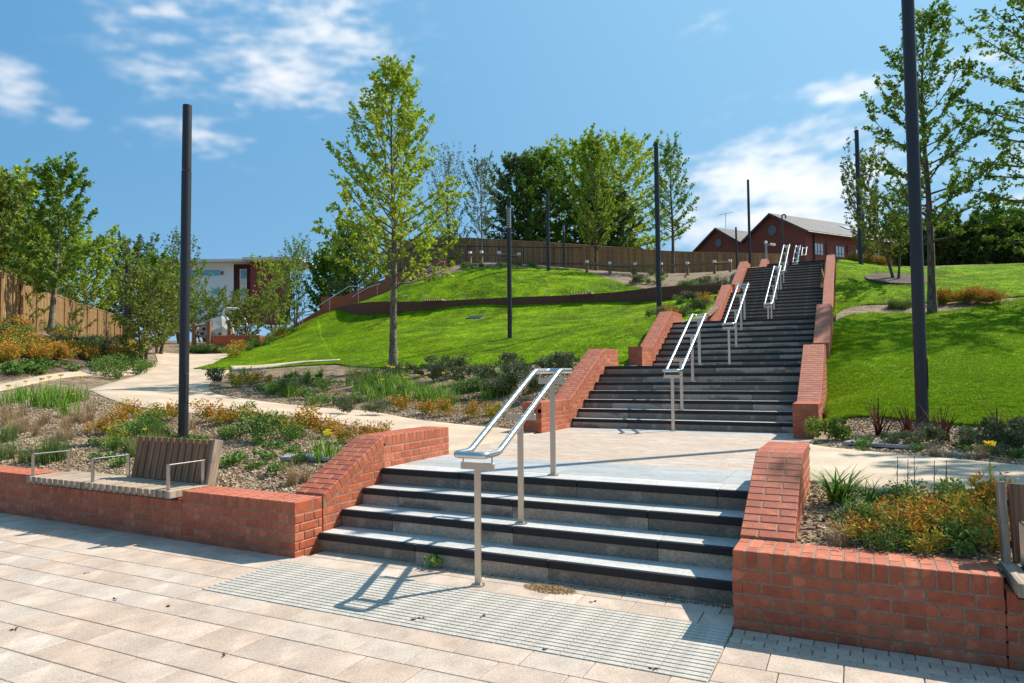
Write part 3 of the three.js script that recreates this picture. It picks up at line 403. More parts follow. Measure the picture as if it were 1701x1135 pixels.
brickWall([3.4275, 0, -34.0], 90, [[0, 6.77], [1.0, 6.77], [3.4, 7.97], [4.3, 7.97]], 'topmost brick cheek wall on the hall side', { seed: 18, bottom: 6.2, single: false, low: hs(4.1, -34), lowBack: steps(6.3, -35, -34, 9), lowStart: 6.3, lowEnd: 7.6 });

// ------------------------------------------------------------------ handrails
function handrail(x, zN, n, yb, posts, label, df = 0) {
  const t = thing('handrail', label, 'handrail', 'steel handrails up the middle of the stair'); const w = 0.12, h = 0.95, yT = yb + n * RISE;
  const zf = zN + 0.42 + df, zb = zN + 0.2 + df, zt = zb - n * GO, ze = zt - 0.3;
  const loop = roundPath([[-w, yb + h, zf], [w, yb + h, zf], [w, yb + h, zb], [w, yT + h, zt], [w, yT + h, ze], [-w, yT + h, ze], [-w, yT + h, zt], [-w, yb + h, zb]].map(([a, b, c]) => [x + a, b, c]), 0.05, 6, true);
  part(t, 'rail', pipe(loop, 0.0245, 14, true), mSteel);
  const railY = (z) => z > zb ? yb + h : z < zt ? yT + h : yb + h + (zb - z) * 0.5;
  for (const [z, y] of posts) {
    const top = railY(z) - 0.105; const p = part(t, 'post', cbox(0.05, top - y, 0.018, 0.002), mSteelBrushed); p.position.set(x, (top + y) / 2, z);
    const add = (nm, g, m, yy, dx = 0) => { const q = part(p, nm, g, m); q.position.set(dx, yy - p.position.y, 0); }; add('base_plate', setUV(new THREE.CylinderGeometry(0.05, 0.052, 0.008, 20)), mSteelBrushed, y + 0.0065); add('bracket', cbox(0.27, 0.05, 0.03, 0.003), mSteelBrushed, top + 0.012);
    for (const s of [-1, 1]) add('stem', setUV(new THREE.CylinderGeometry(0.006, 0.006, 0.09, 8)), mSteelBrushed, top + 0.06, s * w);
  }
}
const autoPosts = (zN, n, yb, ks, df = 0) => ks.map((k) => k === 0 ? [zN + 0.3 + df, yb] : k === n ? [zN - (n - 1) * GO - 0.2, yb + n * RISE] : [zN - (k - 1) * GO - 0.16, yb + k * RISE]);
handrail(1.766, 0, 4, 0, [[0.30, 0], [-0.43, 0.3], [-1.115, 0.6]], 'double steel handrail standing on the lowest four steps');
handrail(1.66, -6.41, 7, 0.6, autoPosts(-6.41, 7, 0.6, [0, 2, 5, 7], -0.12), 'double steel handrail on the seven step flight', -0.12);
handrail(1.72, -11.77, 8, 1.65, autoPosts(-11.77, 8, 1.65, [0, 3, 6, 8]), 'double steel handrail on the eight step flight');
handrail(1.66, -20.5, 12, 2.85, autoPosts(-20.5, 12, 2.85, [0, 3, 6, 9, 12]), 'double steel handrail on the twelve step flight');
handrail(1.62, -25.84, 11, 4.65, autoPosts(-25.84, 11, 4.65, [0, 4, 8, 11]), 'double steel handrail on the eleven step flight');
handrail(1.55, -35, 9, 6.3, autoPosts(-35, 9, 6.3, [0, 3, 6, 9]), 'double steel handrail on the topmost flight');
handrail(1.6, -41.5, 5, 7.65, [], 'far steel rail rising beyond the stair head');

// ------------------------------------------------------------------ benches on the seat walls
function bench(o, deg, len, backFrom, backTo, label, arms) {
  const t = thing('slatted_bench', label, 'bench', 'slatted benches on the seat walls'); t.position.set(...o); t.rotation.y = deg * Math.PI / 180; const n = Math.round(len / 0.1), p = len / n; const r = rng(40 + Math.floor(len * 10));
  for (let i = 0; i < n; i++) { const s = part(t, 'seat_slat', cbox(0.074, 0.07, 0.48, 0.004, 0, r() * 0.5), mWoodPale[Math.floor(r() * 3)]); s.position.set((i + 0.5) * p, 0.055 + (r() - 0.5) * 0.002, -0.15); }
  part(t, 'support_rail', merge([place(cbox(len - 0.05, 0.03, 0.05), len / 2, 0.004, -0.02), place(cbox(len - 0.05, 0.03, 0.05), len / 2, 0.004, -0.30)]), mBlack);
  const nb = Math.round((backTo - backFrom) / 0.1), pb = (backTo - backFrom) / nb; const rake = -0.2;
  for (let i = 0; i < nb; i++) { const s = part(t, 'back_slat', cbox(0.08, 0.43, 0.045, 0.004, 0, r()), mWood[Math.floor(r() * 4)]); s.position.set(backFrom + (i + 0.5) * pb, 0.30, -0.41); s.rotation.x = rake; }
  const bp = part(t, 'back_end_board', cbox(0.035, 0.47, 0.10, 0.004), mWoodPale[1]); bp.position.set(arms.end > 0 ? backTo + 0.02 : backFrom - 0.02, 0.285, -0.415); bp.rotation.x = rake;
  part(t, 'back_rail', merge([place(cbox(backTo - backFrom, 0.04, 0.02), (backFrom + backTo) / 2, 0.18, -0.415, 0, rake), place(cbox(backTo - backFrom, 0.04, 0.02), (backFrom + backTo) / 2, 0.40, -0.462, 0, rake)]), mBlack);
  for (const x of arms.xs) part(t, 'armrest', merge([place(cbox(0.045, 0.235, 0.012, 0.002), x, 0.205, 0.05), place(cbox(0.045, 0.012, 0.39, 0.002), x, 0.3245, -0.14), place(cbox(0.045, 0.235, 0.012, 0.002), x, 0.205, -0.33)]), mSteel);
  return t;
}
bench([-3.82, 0.376, 0.20], -1.3, 2.36, 1.13, 2.31, 'weathered slatted timber bench with half back, left seat wall', { xs: [0.06, 1.12, 2.28], end: 1 });
bench([4.94, 0.376, 0.43], 0, 2.6, 0.06, 1.3, 'slatted timber bench cut by the frame, on the right seat wall', { xs: [0.12, 1.3, 2.5], end: -1 });

// ------------------------------------------------------------------ lamp columns
function lamp(base, h, r, label, louvre) {
  const t = thing('lamp_post', label, 'lamp post', 'dark lamp columns'); t.position.copy(base); const h1 = h * 0.8;
  part(t, 'column', merge([setUV(new THREE.CylinderGeometry(r, r, h1, 28).translate(0, h1 / 2, 0)), setUV(new THREE.CylinderGeometry(r * 1.02, r * 1.02, 0.012, 28).translate(0, h * 0.22, 0))]), mPole);
  part(t, 'base_collar', setUV(new THREE.CylinderGeometry(r * 1.25, r * 1.35, 0.05, 28).translate(0, 0.02, 0)), mPole);
  const d = part(t, 'access_door', cbox(0.012, 0.42, r * 0.9, 0.003), mPole); d.position.set(r * 0.985, 0.75, 0);
  const gs = []; const hl = h - h1 - 0.02; if (louvre) { for (let i = 0; i < 9; i++) gs.push(setUV(new THREE.CylinderGeometry(r * 0.98, r * 0.98, hl * 0.07, 24).translate(0, h1 + 0.02 + hl * (i + 0.5) / 12, 0))); gs.push(setUV(new THREE.CylinderGeometry(r * 0.6, r * 0.6, hl * 0.75, 16).translate(0, h1 + hl * 0.38, 0))); part(t, 'luminaire', merge(gs), mPoleLight); part(t, 'cap', setUV(new THREE.CylinderGeometry(r, r, hl * 0.26, 24).translate(0, h - hl * 0.13, 0)), mPole); } else part(t, 'luminaire', setUV(new THREE.CylinderGeometry(r * 0.93, r * 0.96, hl, 28).translate(0, h1 + 0.02 + hl / 2, 0)), mPole);
}
{ const g1 = (u, v) => ground(u, v); let p = g1(304, 731); lamp(p, 565 * proj(p)[2] / FPX, 0.068, 'dark lamp column in the bed behind the slatted bench');
  p = g1(1533, 711); lamp(p, 8.2, 0.082, 'tall dark lamp column among the phormiums on the right');
  p = g1(847, 564); lamp(p, 232 * proj(p)[2] / FPX, 0.075, 'lamp column with pale louvred head on the lower lawn', true);
  p = g1(911, 451); lamp(p, 135 * proj(p)[2] / FPX, 0.09, 'lamp column at the top of the upper lawn');
  p = g1(209, 582); lamp(p, 152 * proj(p)[2] / FPX, 0.085, 'lamp column by the planted bank near the left fence');
  p = at(1095, 522, 24); p.y = H(p.x, p.z); lamp(p, at(1087, 233, 24).y - p.y, 0.085, 'lamp column behind the brick cheek wall of the eight step flight');
  p = at(1430, 440, 37); p.y = H(p.x, p.z); lamp(p, at(1423, 213, 37).y - p.y, 0.11, 'tall lamp column on the crest of the right lawn');
  p = at(1246, 440, 42); p.y = H(p.x, p.z); lamp(p, at(1242, 297, 42).y - p.y, 0.075, 'lamp column between topmost cheek walls and the fence');
  p = at(1224, 440, 44); p.y = H(p.x, p.z); lamp(p, at(1224, 377, 44).y - p.y, 0.06, 'short slim post beside the lamp column at the fence');
  p = at(937, 440, 44); p.y = H(p.x, p.z); lamp(p, at(936, 371, 44).y - p.y, 0.07, 'short lamp post with pale head in front of the railing', true);
  p = at(656, 480, 43); p.y = H(p.x, p.z); lamp(p, at(656, 440, 43).y - p.y, 0.07, 'dark post half hidden behind the young maple trunk');
}

// ------------------------------------------------------------------ vegetation
function leafMat(r, g, b, tr = 0.35) { const m = new THREE.MeshPhysicalMaterial({ roughness: 0.75, side: THREE.DoubleSide, vertexColors: true, transmission: tr, thickness: 0, specularIntensity: 0.3 }); m.color.setRGB(r, g, b); return m; }
const mLeaf = leafMat(1, 1, 1, 0.45), mBlade = leafMat(1, 1, 1, 0.3);
class Foliage { // collects folded leaves (two triangles sharing a midrib) and blades
  constructor() { this.p = []; this.c = []; this.n = 0; }
  tri(a, b, c, col) { this.p.push(a[0], a[1], a[2], b[0], b[1], b[2], c[0], c[1], c[2]); for (let i = 0; i < 3; i++) this.c.push(col[0], col[1], col[2]); this.n++; }
  leaf(x, y, z, dx, dy, dz, L, W, r, col) { // leaf from base along d
    const l = Math.hypot(dx, dy, dz) || 1; dx /= l; dy /= l; dz /= l; let ax = r() - 0.5, ay = r() - 0.5, az = r() - 0.5; let sx = dy * az - dz * ay, sy = dz * ax - dx * az, sz = dx * ay - dy * ax; const s = Math.hypot(sx, sy, sz) || 1; sx *= W / s; sy *= W / s; sz *= W / s; const nx = (dy * sz - dz * sy) * 0.35, ny = (dz * sx - dx * sz) * 0.35, nz = (dx * sy - dy * sx) * 0.35; const k = 0.45;
    const A = [x, y, z], B = [x + dx * L, y + dy * L, z + dz * L], C1 = [x + dx * L * k + sx + nx, y + dy * L * k + sy + ny, z + dz * L * k + sz + nz], C2 = [x + dx * L * k - sx + nx, y + dy * L * k - sy + ny, z + dz * L * k - sz + nz]; this.tri(A, C1, B, col); this.tri(A, B, C2, col);
  }
  blade(x, y, z, az, lean, L, W, bend, col, seg = 4) { const cx = Math.cos(az), cz = Math.sin(az); const px = -cz * W / 2, pz = cx * W / 2; let X = x, Y = y, Z = z, a = lean; let prev = null; for (let i = 0; i <= seg; i++) { const w = 1 - (i / seg) ** 1.6; const l = [X + px * w, Y, Z + pz * w], q = [X - px * w, Y, Z - pz * w]; if (prev) { this.tri(prev[0], prev[1], l, col); if (i < seg) this.tri(prev[1], q, l, col); } prev = [l, q]; const st = L / seg; X += cx * Math.sin(a) * st; Z += cz * Math.sin(a) * st; Y += Math.cos(a) * st; a += bend / seg; } }
  geo() { const g = new THREE.BufferGeometry(); g.setAttribute('position', new THREE.Float32BufferAttribute(this.p, 3)); g.setAttribute('color', new THREE.Float32BufferAttribute(this.c, 3)); const uv = new Float32Array(this.p.length / 3 * 2); g.setAttribute('uv', new THREE.BufferAttribute(uv, 2)); g.computeVertexNormals(); return g; }
}
const mix = (r, pal, v = 0.25) => { const c = pal[Math.floor(r() * pal.length)], k = 1 - v / 2 + v * r(); return [c[0] * k, c[1] * k, c[2] * k]; };
const dirOf = (az, el) => [Math.cos(az) * Math.cos(el), Math.sin(el), Math.sin(az) * Math.cos(el)];
// tree: tapered trunk, limbs and twigs carrying leaves through the whole crown
function treeGeo(o) {
  const { h, cb, prof, nb, leaves, ls, pal, tr = 0.09, up0 = 0.35, up1 = 1.0, seed = 1, tw = 6, spread = 0.16, stems = 1, lean = 0.0, droop = 0 } = o; const r = rng(seed); const wood = [], F = new Foliage(); const twigs = [];
  for (let s = 0; s < stems; s++) {
    const a0 = r() * 6.28, off = stems > 1 ? 0.12 : 0, ln = stems > 1 ? 0.16 + 0.12 * r() : lean; const axis = (t) => [Math.cos(a0) * (off + ln * t * h * (stems > 1 ? 1 : 0.15)) + 0.012 * h * Math.sin(t * 7 + s) * t, t * h, Math.sin(a0) * (off + ln * t * h * (stems > 1 ? 1 : 0.15)) + 0.012 * h * Math.cos(t * 6 + 2 * s) * t];
    const N = 9; for (let i = 0; i < N; i++) { const t0 = i / N, t1 = (i + 1) / N; wood.push(rod(axis(t0), axis(t1), tr * (1 - 0.93 * t0) * (i === 0 ? 1.25 : 1), tr * (1 - 0.93 * t1), 8)); }
    const nB = Math.round(nb / stems);
    for (let i = 0; i < nB; i++) {
      const t = clamp((i + r()) / nB), tt = cb + (1 - cb) * t; const p0 = axis(tt * 0.97), az = i * 2.39996 + r() * 0.7 + s, R = prof(t) * (0.75 + 0.4 * r()); let el = lerp(up0, up1, t) + (r() - 0.5) * 0.3; const L = R / Math.max(0.35, Math.cos(el)); let p = p0, rad = Math.max(0.008, tr * (1 - 0.93 * tt) * 0.45); const S = 4; const pts = [p];
      for (let k = 0; k < S; k++) { const d = dirOf(az + (r() - 0.5) * 0.4, el); const q = [p[0] + d[0] * L / S, p[1] + d[1] * L / S, p[2] + d[2] * L / S]; wood.push(rod(p, q, rad * (1 - k / S * 0.8), rad * (1 - (k + 1) / S * 0.8), 5)); p = q; pts.push(p); el += 0.12 - droop; }
      const m = Math.max(3, Math.round(tw * (0.5 + R / (o.Rmax || 2)))); for (let k = 0; k < m; k++) { const f = 0.22 + 0.78 * (k + r()) / m, ii = Math.min(S - 1, Math.floor(f * S)), ff = f * S - ii; const b = [0, 1, 2].map((c) => lerp(pts[ii][c], pts[ii + 1][c], ff)); const a2 = az + (r() - 0.5) * 2.6, e2 = el * 0.5 + (r() - 0.35) * 1.2 - droop * 2, l2 = (0.3 + 0.7 * r()) * (spread * h * 0.5) * (1.1 - 0.5 * f); const d = dirOf(a2, e2); const e = [b[0] + d[0] * l2, b[1] + d[1] * l2, b[2] + d[2] * l2]; if (o.twigs !== false) wood.push(rod(b, e, 0.006 + rad * 0.12, 0.003, 3)); twigs.push([b, e, d]); }
    }
    twigs.push([axis(0.9), axis(1.02), [0, 1, 0]], [axis(0.82), axis(0.96), [0, 1, 0]]);
  }
  const per = leaves / twigs.length; for (const [b, e, d] of twigs) { const k = Math.max(1, Math.round(per * (0.6 + 0.8 * r()))); for (let i = 0; i < k; i++) { const f = r() * 1.05, j = ls * 0.8; const x = lerp(b[0], e[0], f) + (r() - 0.5) * j, y = lerp(b[1], e[1], f) + (r() - 0.5) * j, z = lerp(b[2], e[2], f) + (r() - 0.5) * j; F.leaf(x, y, z, d[0] + (r() - 0.5) * 2, d[1] + (r() - 0.7) * 1.6, d[2] + (r() - 0.5) * 2, ls * (0.6 + 0.7 * r()), ls * (0.28 + 0.16 * r()), r, mix(r, pal, 0.4)); } }
  return { wood: merge(wood), crown: F.geo() };
}
function tree(pos, o, label, bark = 0, group = 'trees', rot = 0) { const t = thing(o.name || 'tree', label, o.cat || 'tree', group); const g = o.geo || (o.geo = treeGeo(o)); part(t, 'trunk', g.wood, mBark[bark]); part(t, 'crown', g.crown, mLeaf); t.position.copy(pos); t.rotation.y = rot; if (o.sc) t.scale.setScalar(o.sc); return t; }
const onH = (u, v, D) => { const p = at(u, v, D); p.y = H(p.x, p.z) - 0.03; return p; };
const cone = (R, k = 0.75) => (t) => R * Math.pow(1 - t, k) * smooth(-0.25, 0.18, t) + 0.12;
const oval = (R) => (t) => R * Math.pow(Math.max(0, Math.sin(Math.PI * (0.12 + 0.86 * t))), 0.7) + 0.1;
const G = { maple: [[0.36, 0.46, 0.03], [0.44, 0.54, 0.045], [0.26, 0.36, 0.025], [0.52, 0.6, 0.06]], dark: [[0.07, 0.13, 0.02], [0.10, 0.17, 0.025], [0.13, 0.22, 0.03]], mid: [[0.19, 0.30, 0.03], [0.25, 0.38, 0.035], [0.14, 0.23, 0.025]], lime: [[0.30, 0.41, 0.035], [0.38, 0.48, 0.05], [0.23, 0.34, 0.03]], grey: [[0.16, 0.22, 0.07], [0.20, 0.26, 0.09], [0.13, 0.19, 0.06]], olive: [[0.20, 0.25, 0.035], [0.25, 0.3, 0.04], [0.15, 0.2, 0.03]] };
tree(ground(653, 610), { h: 8.8, cb: 0.26, prof: cone(2.75, 0.85), nb: 76, leaves: 8600, ls: 0.135, pal: G.maple, tr: 0.115, seed: 11, Rmax: 2.3, tw: 8, up0: 0.25, up1: 1.05, spread: 0.15 }, 'young maple with straight pale trunk at the foot of the left lawn', 1);
tree(ground(1549, 521), { h: 9.6, cb: 0.25, prof: cone(2.5, 0.6), nb: 60, leaves: 9500, ls: 0.12, pal: G.mid, tr: 0.13, seed: 12, Rmax: 2.4, tw: 7, up0: 0.2, up1: 1.0, spread: 0.15 }, 'young tree in the bark strip of the right lawn', 0);
tree(onH(1770, 500, 21), { h: 10.8, cb: 0.12, prof: oval(3.0), nb: 82, leaves: 12500, ls: 0.135, pal: G.mid, tr: 0.14, seed: 13, Rmax: 3.3, tw: 8, up0: 0.0, up1: 1.0, spread: 0.16, droop: 0.06 }, 'spreading leafy tree at the right edge of the lawn', 0);
{ const p = new THREE.Vector3(10.9, 0, -8.8); p.y = H(p.x, p.z); tree(p, { h: 8.8, cb: 0.28, prof: oval(2.4), nb: 50, leaves: 5200, ls: 0.16, pal: G.mid, tr: 0.12, seed: 19, Rmax: 2.4, tw: 7, up0: 0.1, up1: 1.0 }, 'tree beside the right path that dapples it with shade', 0); }
tree(ground(1490, 465), { name: 'multi_stem_tree', h: 3.0, cb: 0.25, prof: oval(1.15), nb: 40, leaves: 3600, ls: 0.11, pal: G.olive, tr: 0.05, seed: 14, stems: 3, Rmax: 1.1, tw: 6, spread: 0.22 }, 'small multi stem tree in a round bark ring', 0);
tree(onH(1436, 440, 40), { h: 5.2, cb: 0.25, prof: oval(1.5), nb: 46, leaves: 4200, ls: 0.13, pal: G.grey, tr: 0.11, seed: 15, Rmax: 1.5, up0: 0.75, up1: 1.25, spread: 0.14 }, 'vase shaped thinly leaved tree in front of the brick hall', 0);
tree(onH(1118, 440, 42), { h: 7.6, cb: 0.27, prof: cone(1.75, 0.5), nb: 50, leaves: 3800, ls: 0.14, pal: G.mid, tr: 0.11, seed: 16, Rmax: 1.7, up0: 0.35, up1: 1.1 }, 'open young tree before the fence with a clear trunk', 0);
tree(onH(990, 440, 43), { h: 7.6, cb: 0.17, prof: (t) => 2.1 * Math.pow(1 - t, 0.55) * smooth(-0.3, 0.25, t) + 0.1, nb: 80, leaves: 9500, ls: 0.15, pal: G.lime, tr: 0.11, seed: 17, Rmax: 1.9, up0: 0.6, up1: 1.25, spread: 0.13 }, 'dense yellow green pyramidal tree before the fence', 0);
// big trees behind the fence
for (const [u, D, h, R, pal, seed, lab, cb] of [[900, 53, 9.6, 2.8, G.mid, 21, 'dark willow like tree behind the timber fence', 0.04], [955, 56, 11.0, 4.3, G.maple, 22, 'broad bright green tree behind the fence beside the pyramidal tree', 0.12], [1035, 55, 11.2, 4.5, G.maple, 23, 'tall rounded tree behind the fence with a leaning top', 0.12], [860, 54, 9.6, 2.5, G.grey, 24, 'grey green feathery tree behind the fence', 0.05], [1000, 52, 6.5, 2.8, G.dark, 25, 'dark ivy clad bush against the fence', 0.0]])
  tree(onH(u, 440, D), { h, cb, prof: oval(R), nb: 95, leaves: 12000, ls: 0.23, pal, tr: 0.2, seed, Rmax: R, tw: 9, up0: 0.0, up1: 0.55, spread: 0.15, twigs: false }, lab, 0);
tree(onH(800, 440, 45), { name: 'birch_tree', h: 6.3, cb: 0.25, prof: oval(1.35), nb: 44, leaves: 3600, ls: 0.11, pal: G.grey, tr: 0.06, seed: 26, Rmax: 1.4, up0: 0.7, up1: 1.2 }, 'slender birch with a white stem before the railing', 1);
tree(onH(745, 440, 52), { h: 9.0, cb: 0.2, prof: oval(2.0), nb: 60, leaves: 1700, ls: 0.14, pal: G.grey, tr: 0.14, seed: 27, Rmax: 2, up0: 0.6, up1: 1.2, spread: 0.2 }, 'sparse bare branched tree right of the young maple', 0);
tree(onH(757, 440, 44), { name: 'shrub', cat: 'shrub', h: 2.2, cb: 0.1, prof: oval(0.75), nb: 30, leaves: 2000, ls: 0.10, pal: G.olive, tr: 0.04, seed: 28, stems: 3, Rmax: 0.8 }, 'leafy shrub at the head of the left hand steps', 0);
for (const [u, v, D, h, R, pal, seed, lab] of [[590, 490, 52, 5.8, 2.6, G.mid, 31, 'wide green tree behind the left hand steps'], [548, 500, 55, 4.8, 2.0, G.mid, 32, 'lower green tree beside the black railing']]) tree(onH(u, v, D), { h, cb: 0.05, prof: oval(R), nb: 80, leaves: 8000, ls: 0.22, pal, tr: 0.16, seed, Rmax: R, tw: 8, spread: 0.16, twigs: false }, lab, 0);
// left bank
tree(ground(84, 556), { h: 6.5, cb: 0.24, prof: cone(1.75, 0.5), nb: 54, leaves: 6500, ls: 0.15, pal: G.mid, tr: 0.12, seed: 41, Rmax: 1.7, up0: 0.25, up1: 1.0, lean: 0.3 }, 'young tree with slanting pale trunk before the left fence', 1);
for (const [u, D, h, R, pal, seed, lab, n] of [[0, 33, 6.6, 2.3, G.maple, 42, 'tall leafy tree at the left edge behind the fence', 9000], [-25, 31, 5.6, 2.3, G.olive, 43, 'dull green bushy tree low behind the left fence', 7000], [140, 44, 5.6, 2.7, G.maple, 44, 'bright bushy tree rising over the left fence', 8000], [215, 54, 6.8, 2.5, G.grey, 45, 'bluish green tall tree beyond the far fence end', 8000], [262, 52, 6.0, 2.0, G.mid, 46, 'green tree left of the white block', 6500], [300, 58, 8.6, 2.0, G.grey, 47, 'thin grey green tree behind the near lamp column', 2200], [60, 40, 5.2, 2.4, G.mid, 48, 'green tree between slanting trunk and fence', 7000]])
  tree(onH(u, 560, D), { h, cb: 0.06, prof: oval(R), nb: 75, leaves: n, ls: 0.2, pal, tr: 0.15, seed, Rmax: R, tw: 7, spread: 0.16, twigs: false }, lab, 0);
for (const [u, v, D, h, R, pal, seed, lab] of [[262, 590, 30, 3.3, 1.3, G.olive, 51, 'multi stem shrub tree left of the play timber'], [240, 612, 25.5, 3.0, 1.2, G.olive, 52, 'low multi stem tree at the path bend'], [402, 592, 38, 2.5, 1.2, G.olive, 53, 'spreading multi stem tree in front of the play structure'], [458, 580, 42, 4.7, 1.05, G.lime, 54, 'light green multi stem tree at the foot of the left steps'], [370, 578, 47, 2.6, 1.5, G.olive, 59, 'low bushy tree in front of the white block'], [335, 575, 50, 2.8, 1.5, G.mid, 55, 'bushy tree behind the play structure'], [490, 560, 58, 6.6, 1.6, G.grey, 56, 'slim bluish tree right of the red gable'], [470, 560, 54, 7.2, 1.3, G.mid, 57, 'narrow green tree in front of the red wall'], [300, 580, 46, 4.6, 1.6, G.mid, 58, 'green shrub tree behind the near lamp column']])
  tree(onH(u, v, D), { name: 'multi_stem_tree', h, cb: 0.1, prof: oval(R), nb: 50, leaves: Math.round(2300 * R), ls: 0.13, pal, tr: 0.06, seed, stems: 3, Rmax: R, tw: 7, spread: 0.2, twigs: false }, lab, 0);
for (const [u, v, D, h] of [[45, 543, 29, 2.3], [125, 556, 36, 2.3], [1450, 440, 39, 1.6]]) tree(onH(u, v, D), { name: 'shrub', cat: 'shrub', h, cb: 0.05, prof: oval(0.8), nb: 30, leaves: 2200, ls: 0.10, pal: G.olive, tr: 0.03, seed: 60 + u, stems: 3, Rmax: 0.8, spread: 0.25 }, u < 100 ? 'loose shrub against the left fence by the slanting trunk' : u < 1000 ? 'loose shrub against the far part of the left fence' : 'loose shrub on the crest before the brick hall', 0);
for (const [u, D, h, R, seed, lab] of [[1600, 47, 2.2, 2.6, 71, 'dark trees massed beyond the right lawn'], [1690, 46, 2.4, 2.6, 72, 'dark tree mass at the right edge beyond the lawn'], [1530, 48, 2.6, 2.4, 73, 'dark low tree right of the brick hall']]) tree(onH(u, 440, D), { h, cb: 0.0, prof: oval(R), nb: 85, leaves: 8500, ls: 0.26, pal: G.dark, tr: 0.16, seed, Rmax: R, tw: 8, spread: 0.2, twigs: false }, lab, 0);

// ------------------------------------------------------------------ small plants: one geometry per kind and variant, cloned
const kinds = {};
function kind(name, nVar, build) { kinds[name] = Array.from({ length: nVar }, (_, i) => { const F = new Foliage(), r = rng(hash3(name.length, i, name.charCodeAt(0)) * 1e9); build(F, r, i); return F.geo(); }); }
const NAND = [[0.55, 0.16, 0.03], [0.5, 0.24, 0.035], [0.32, 0.32, 0.04], [0.62, 0.38, 0.04], [0.2, 0.28, 0.04], [0.42, 0.11, 0.035]];
kind('nandina', 4, (F, r, v) => { for (let s = 0; s < 34; s++) { const a = r() * 6.28, e = 0.55 + r() * 0.9, L = 0.25 + 0.22 * r(), d = dirOf(a, e); const hue = r(); for (let k = 0; k < 20; k++) { const f = 0.35 + 0.65 * r(); F.leaf(d[0] * L * f + (r() - 0.5) * 0.09, d[1] * L * f + (r() - 0.5) * 0.07, d[2] * L * f + (r() - 0.5) * 0.09, d[0] + (r() - 0.5) * 2, d[1] * 0.5 + (r() - 0.4), d[2] + (r() - 0.5) * 2, 0.045 + 0.03 * r(), 0.011, r, mix(r, f < 0.6 || v === 3 ? NAND.slice(2, 5) : hue < 0.5 ? NAND.slice(0, 4) : NAND, 0.4)); } } });
kind('lily', 3, (F, r) => { for (let s = 0; s < 75; s++) { const g = mix(r, [[0.12, 0.25, 0.03], [0.18, 0.33, 0.04], [0.08, 0.17, 0.025]], 0.4); F.blade((r() - 0.5) * 0.16, 0, (r() - 0.5) * 0.16, r() * 6.28, 0.1 + r() * 0.5, 0.3 + 0.22 * r(), 0.016 + 0.008 * r(), 0.9 + r() * 0.9, g); } });
kind('iris', 3, (F, r) => { for (let s = 0; s < 95; s++) { const g = mix(r, [[0.2, 0.36, 0.035], [0.26, 0.42, 0.045], [0.13, 0.26, 0.03]], 0.35); F.blade((r() - 0.5) * 0.4, 0, (r() - 0.5) * 0.4, r() * 6.28, r() * 0.3, 0.26 + 0.22 * r(), 0.016, 0.25 + r() * 0.5, g); } });
kind('tuft', 3, (F, r) => { for (let s = 0; s < 130; s++) { const g = mix(r, [[0.40, 0.28, 0.15], [0.48, 0.35, 0.2], [0.33, 0.22, 0.11]], 0.4); F.blade((r() - 0.5) * 0.1, 0, (r() - 0.5) * 0.1, r() * 6.28, r() * 0.7, 0.16 + 0.2 * r(), 0.005, 0.3 + r() * 1.2, g, 3); } });
kind('greentuft', 2, (F, r) => { for (let s = 0; s < 150; s++) { const g = mix(r, [[0.12, 0.2, 0.04], [0.16, 0.24, 0.05], [0.2, 0.24, 0.07]], 0.4); F.blade((r() - 0.5) * 0.16, 0, (r() - 0.5) * 0.16, r() * 6.28, r() * 0.6, 0.2 + 0.16 * r(), 0.006, 0.2 + r() * 0.6, g, 3); } });
kind('tallgrass', 2, (F, r) => { for (let s = 0; s < 130; s++) { const g = mix(r, [[0.2, 0.27, 0.07], [0.25, 0.3, 0.1], [0.15, 0.22, 0.05]], 0.4); F.blade((r() - 0.5) * 0.22, 0, (r() - 0.5) * 0.22, r() * 6.28, r() * 0.35, 0.5 + 0.5 * r(), 0.006, 0.1 + r() * 0.5, g, 4); } });
kind('phormium', 3, (F, r) => { for (let s = 0; s < 26; s++) { const g = mix(r, [[0.10, 0.03, 0.022], [0.15, 0.05, 0.03], [0.07, 0.028, 0.02], [0.2, 0.08, 0.04]], 0.4); F.blade((r() - 0.5) * 0.08, 0, (r() - 0.5) * 0.08, r() * 6.28, 0.05 + r() * 0.65, 0.32 + 0.24 * r(), 0.026, 0.15 + r() * 0.3, g); } });
const bushy = (pal, n, R, Hh, ls, wd = 0.4) => (F, r) => { const lobes = Array.from({ length: 7 }, () => { const a = r() * 6.28, q = R * (0.25 + 0.75 * r()); return [Math.cos(a) * q, Hh * (0.25 + 0.6 * r()), Math.sin(a) * q, R * (0.32 + 0.3 * r())]; }); for (let s = 0; s < n; s++) { const [lx, ly, lz, lr] = lobes[Math.floor(r() * 7)]; const a = r() * 6.28, e = Math.asin(2 * r() - 1), q = lr * Math.pow(r(), 0.4); const x = lx + Math.cos(a) * Math.cos(e) * q, y = Math.max(0.01, ly + Math.sin(e) * q * 0.8), z = lz + Math.sin(a) * Math.cos(e) * q; F.leaf(x, y, z, Math.cos(a) + (r() - 0.5), 0.3 + r(), Math.sin(a) + (r() - 0.5), ls * (0.7 + 0.6 * r()), ls * wd, r, mix(r, pal, 0.5)); } };
kind('darkshrub', 3, bushy([[0.10, 0.15, 0.05], [0.17, 0.19, 0.10], [0.18, 0.14, 0.11], [0.12, 0.18, 0.05]], 1100, 0.29, 0.42, 0.037));
kind('greenshrub', 3, bushy([[0.15, 0.25, 0.05], [0.2, 0.3, 0.06], [0.11, 0.19, 0.04]], 950, 0.26, 0.34, 0.034));
kind('yellowshrub', 2, bushy([[0.30, 0.36, 0.04], [0.2, 0.29, 0.04], [0.10, 0.18, 0.03]], 520, 0.2, 0.32, 0.045));
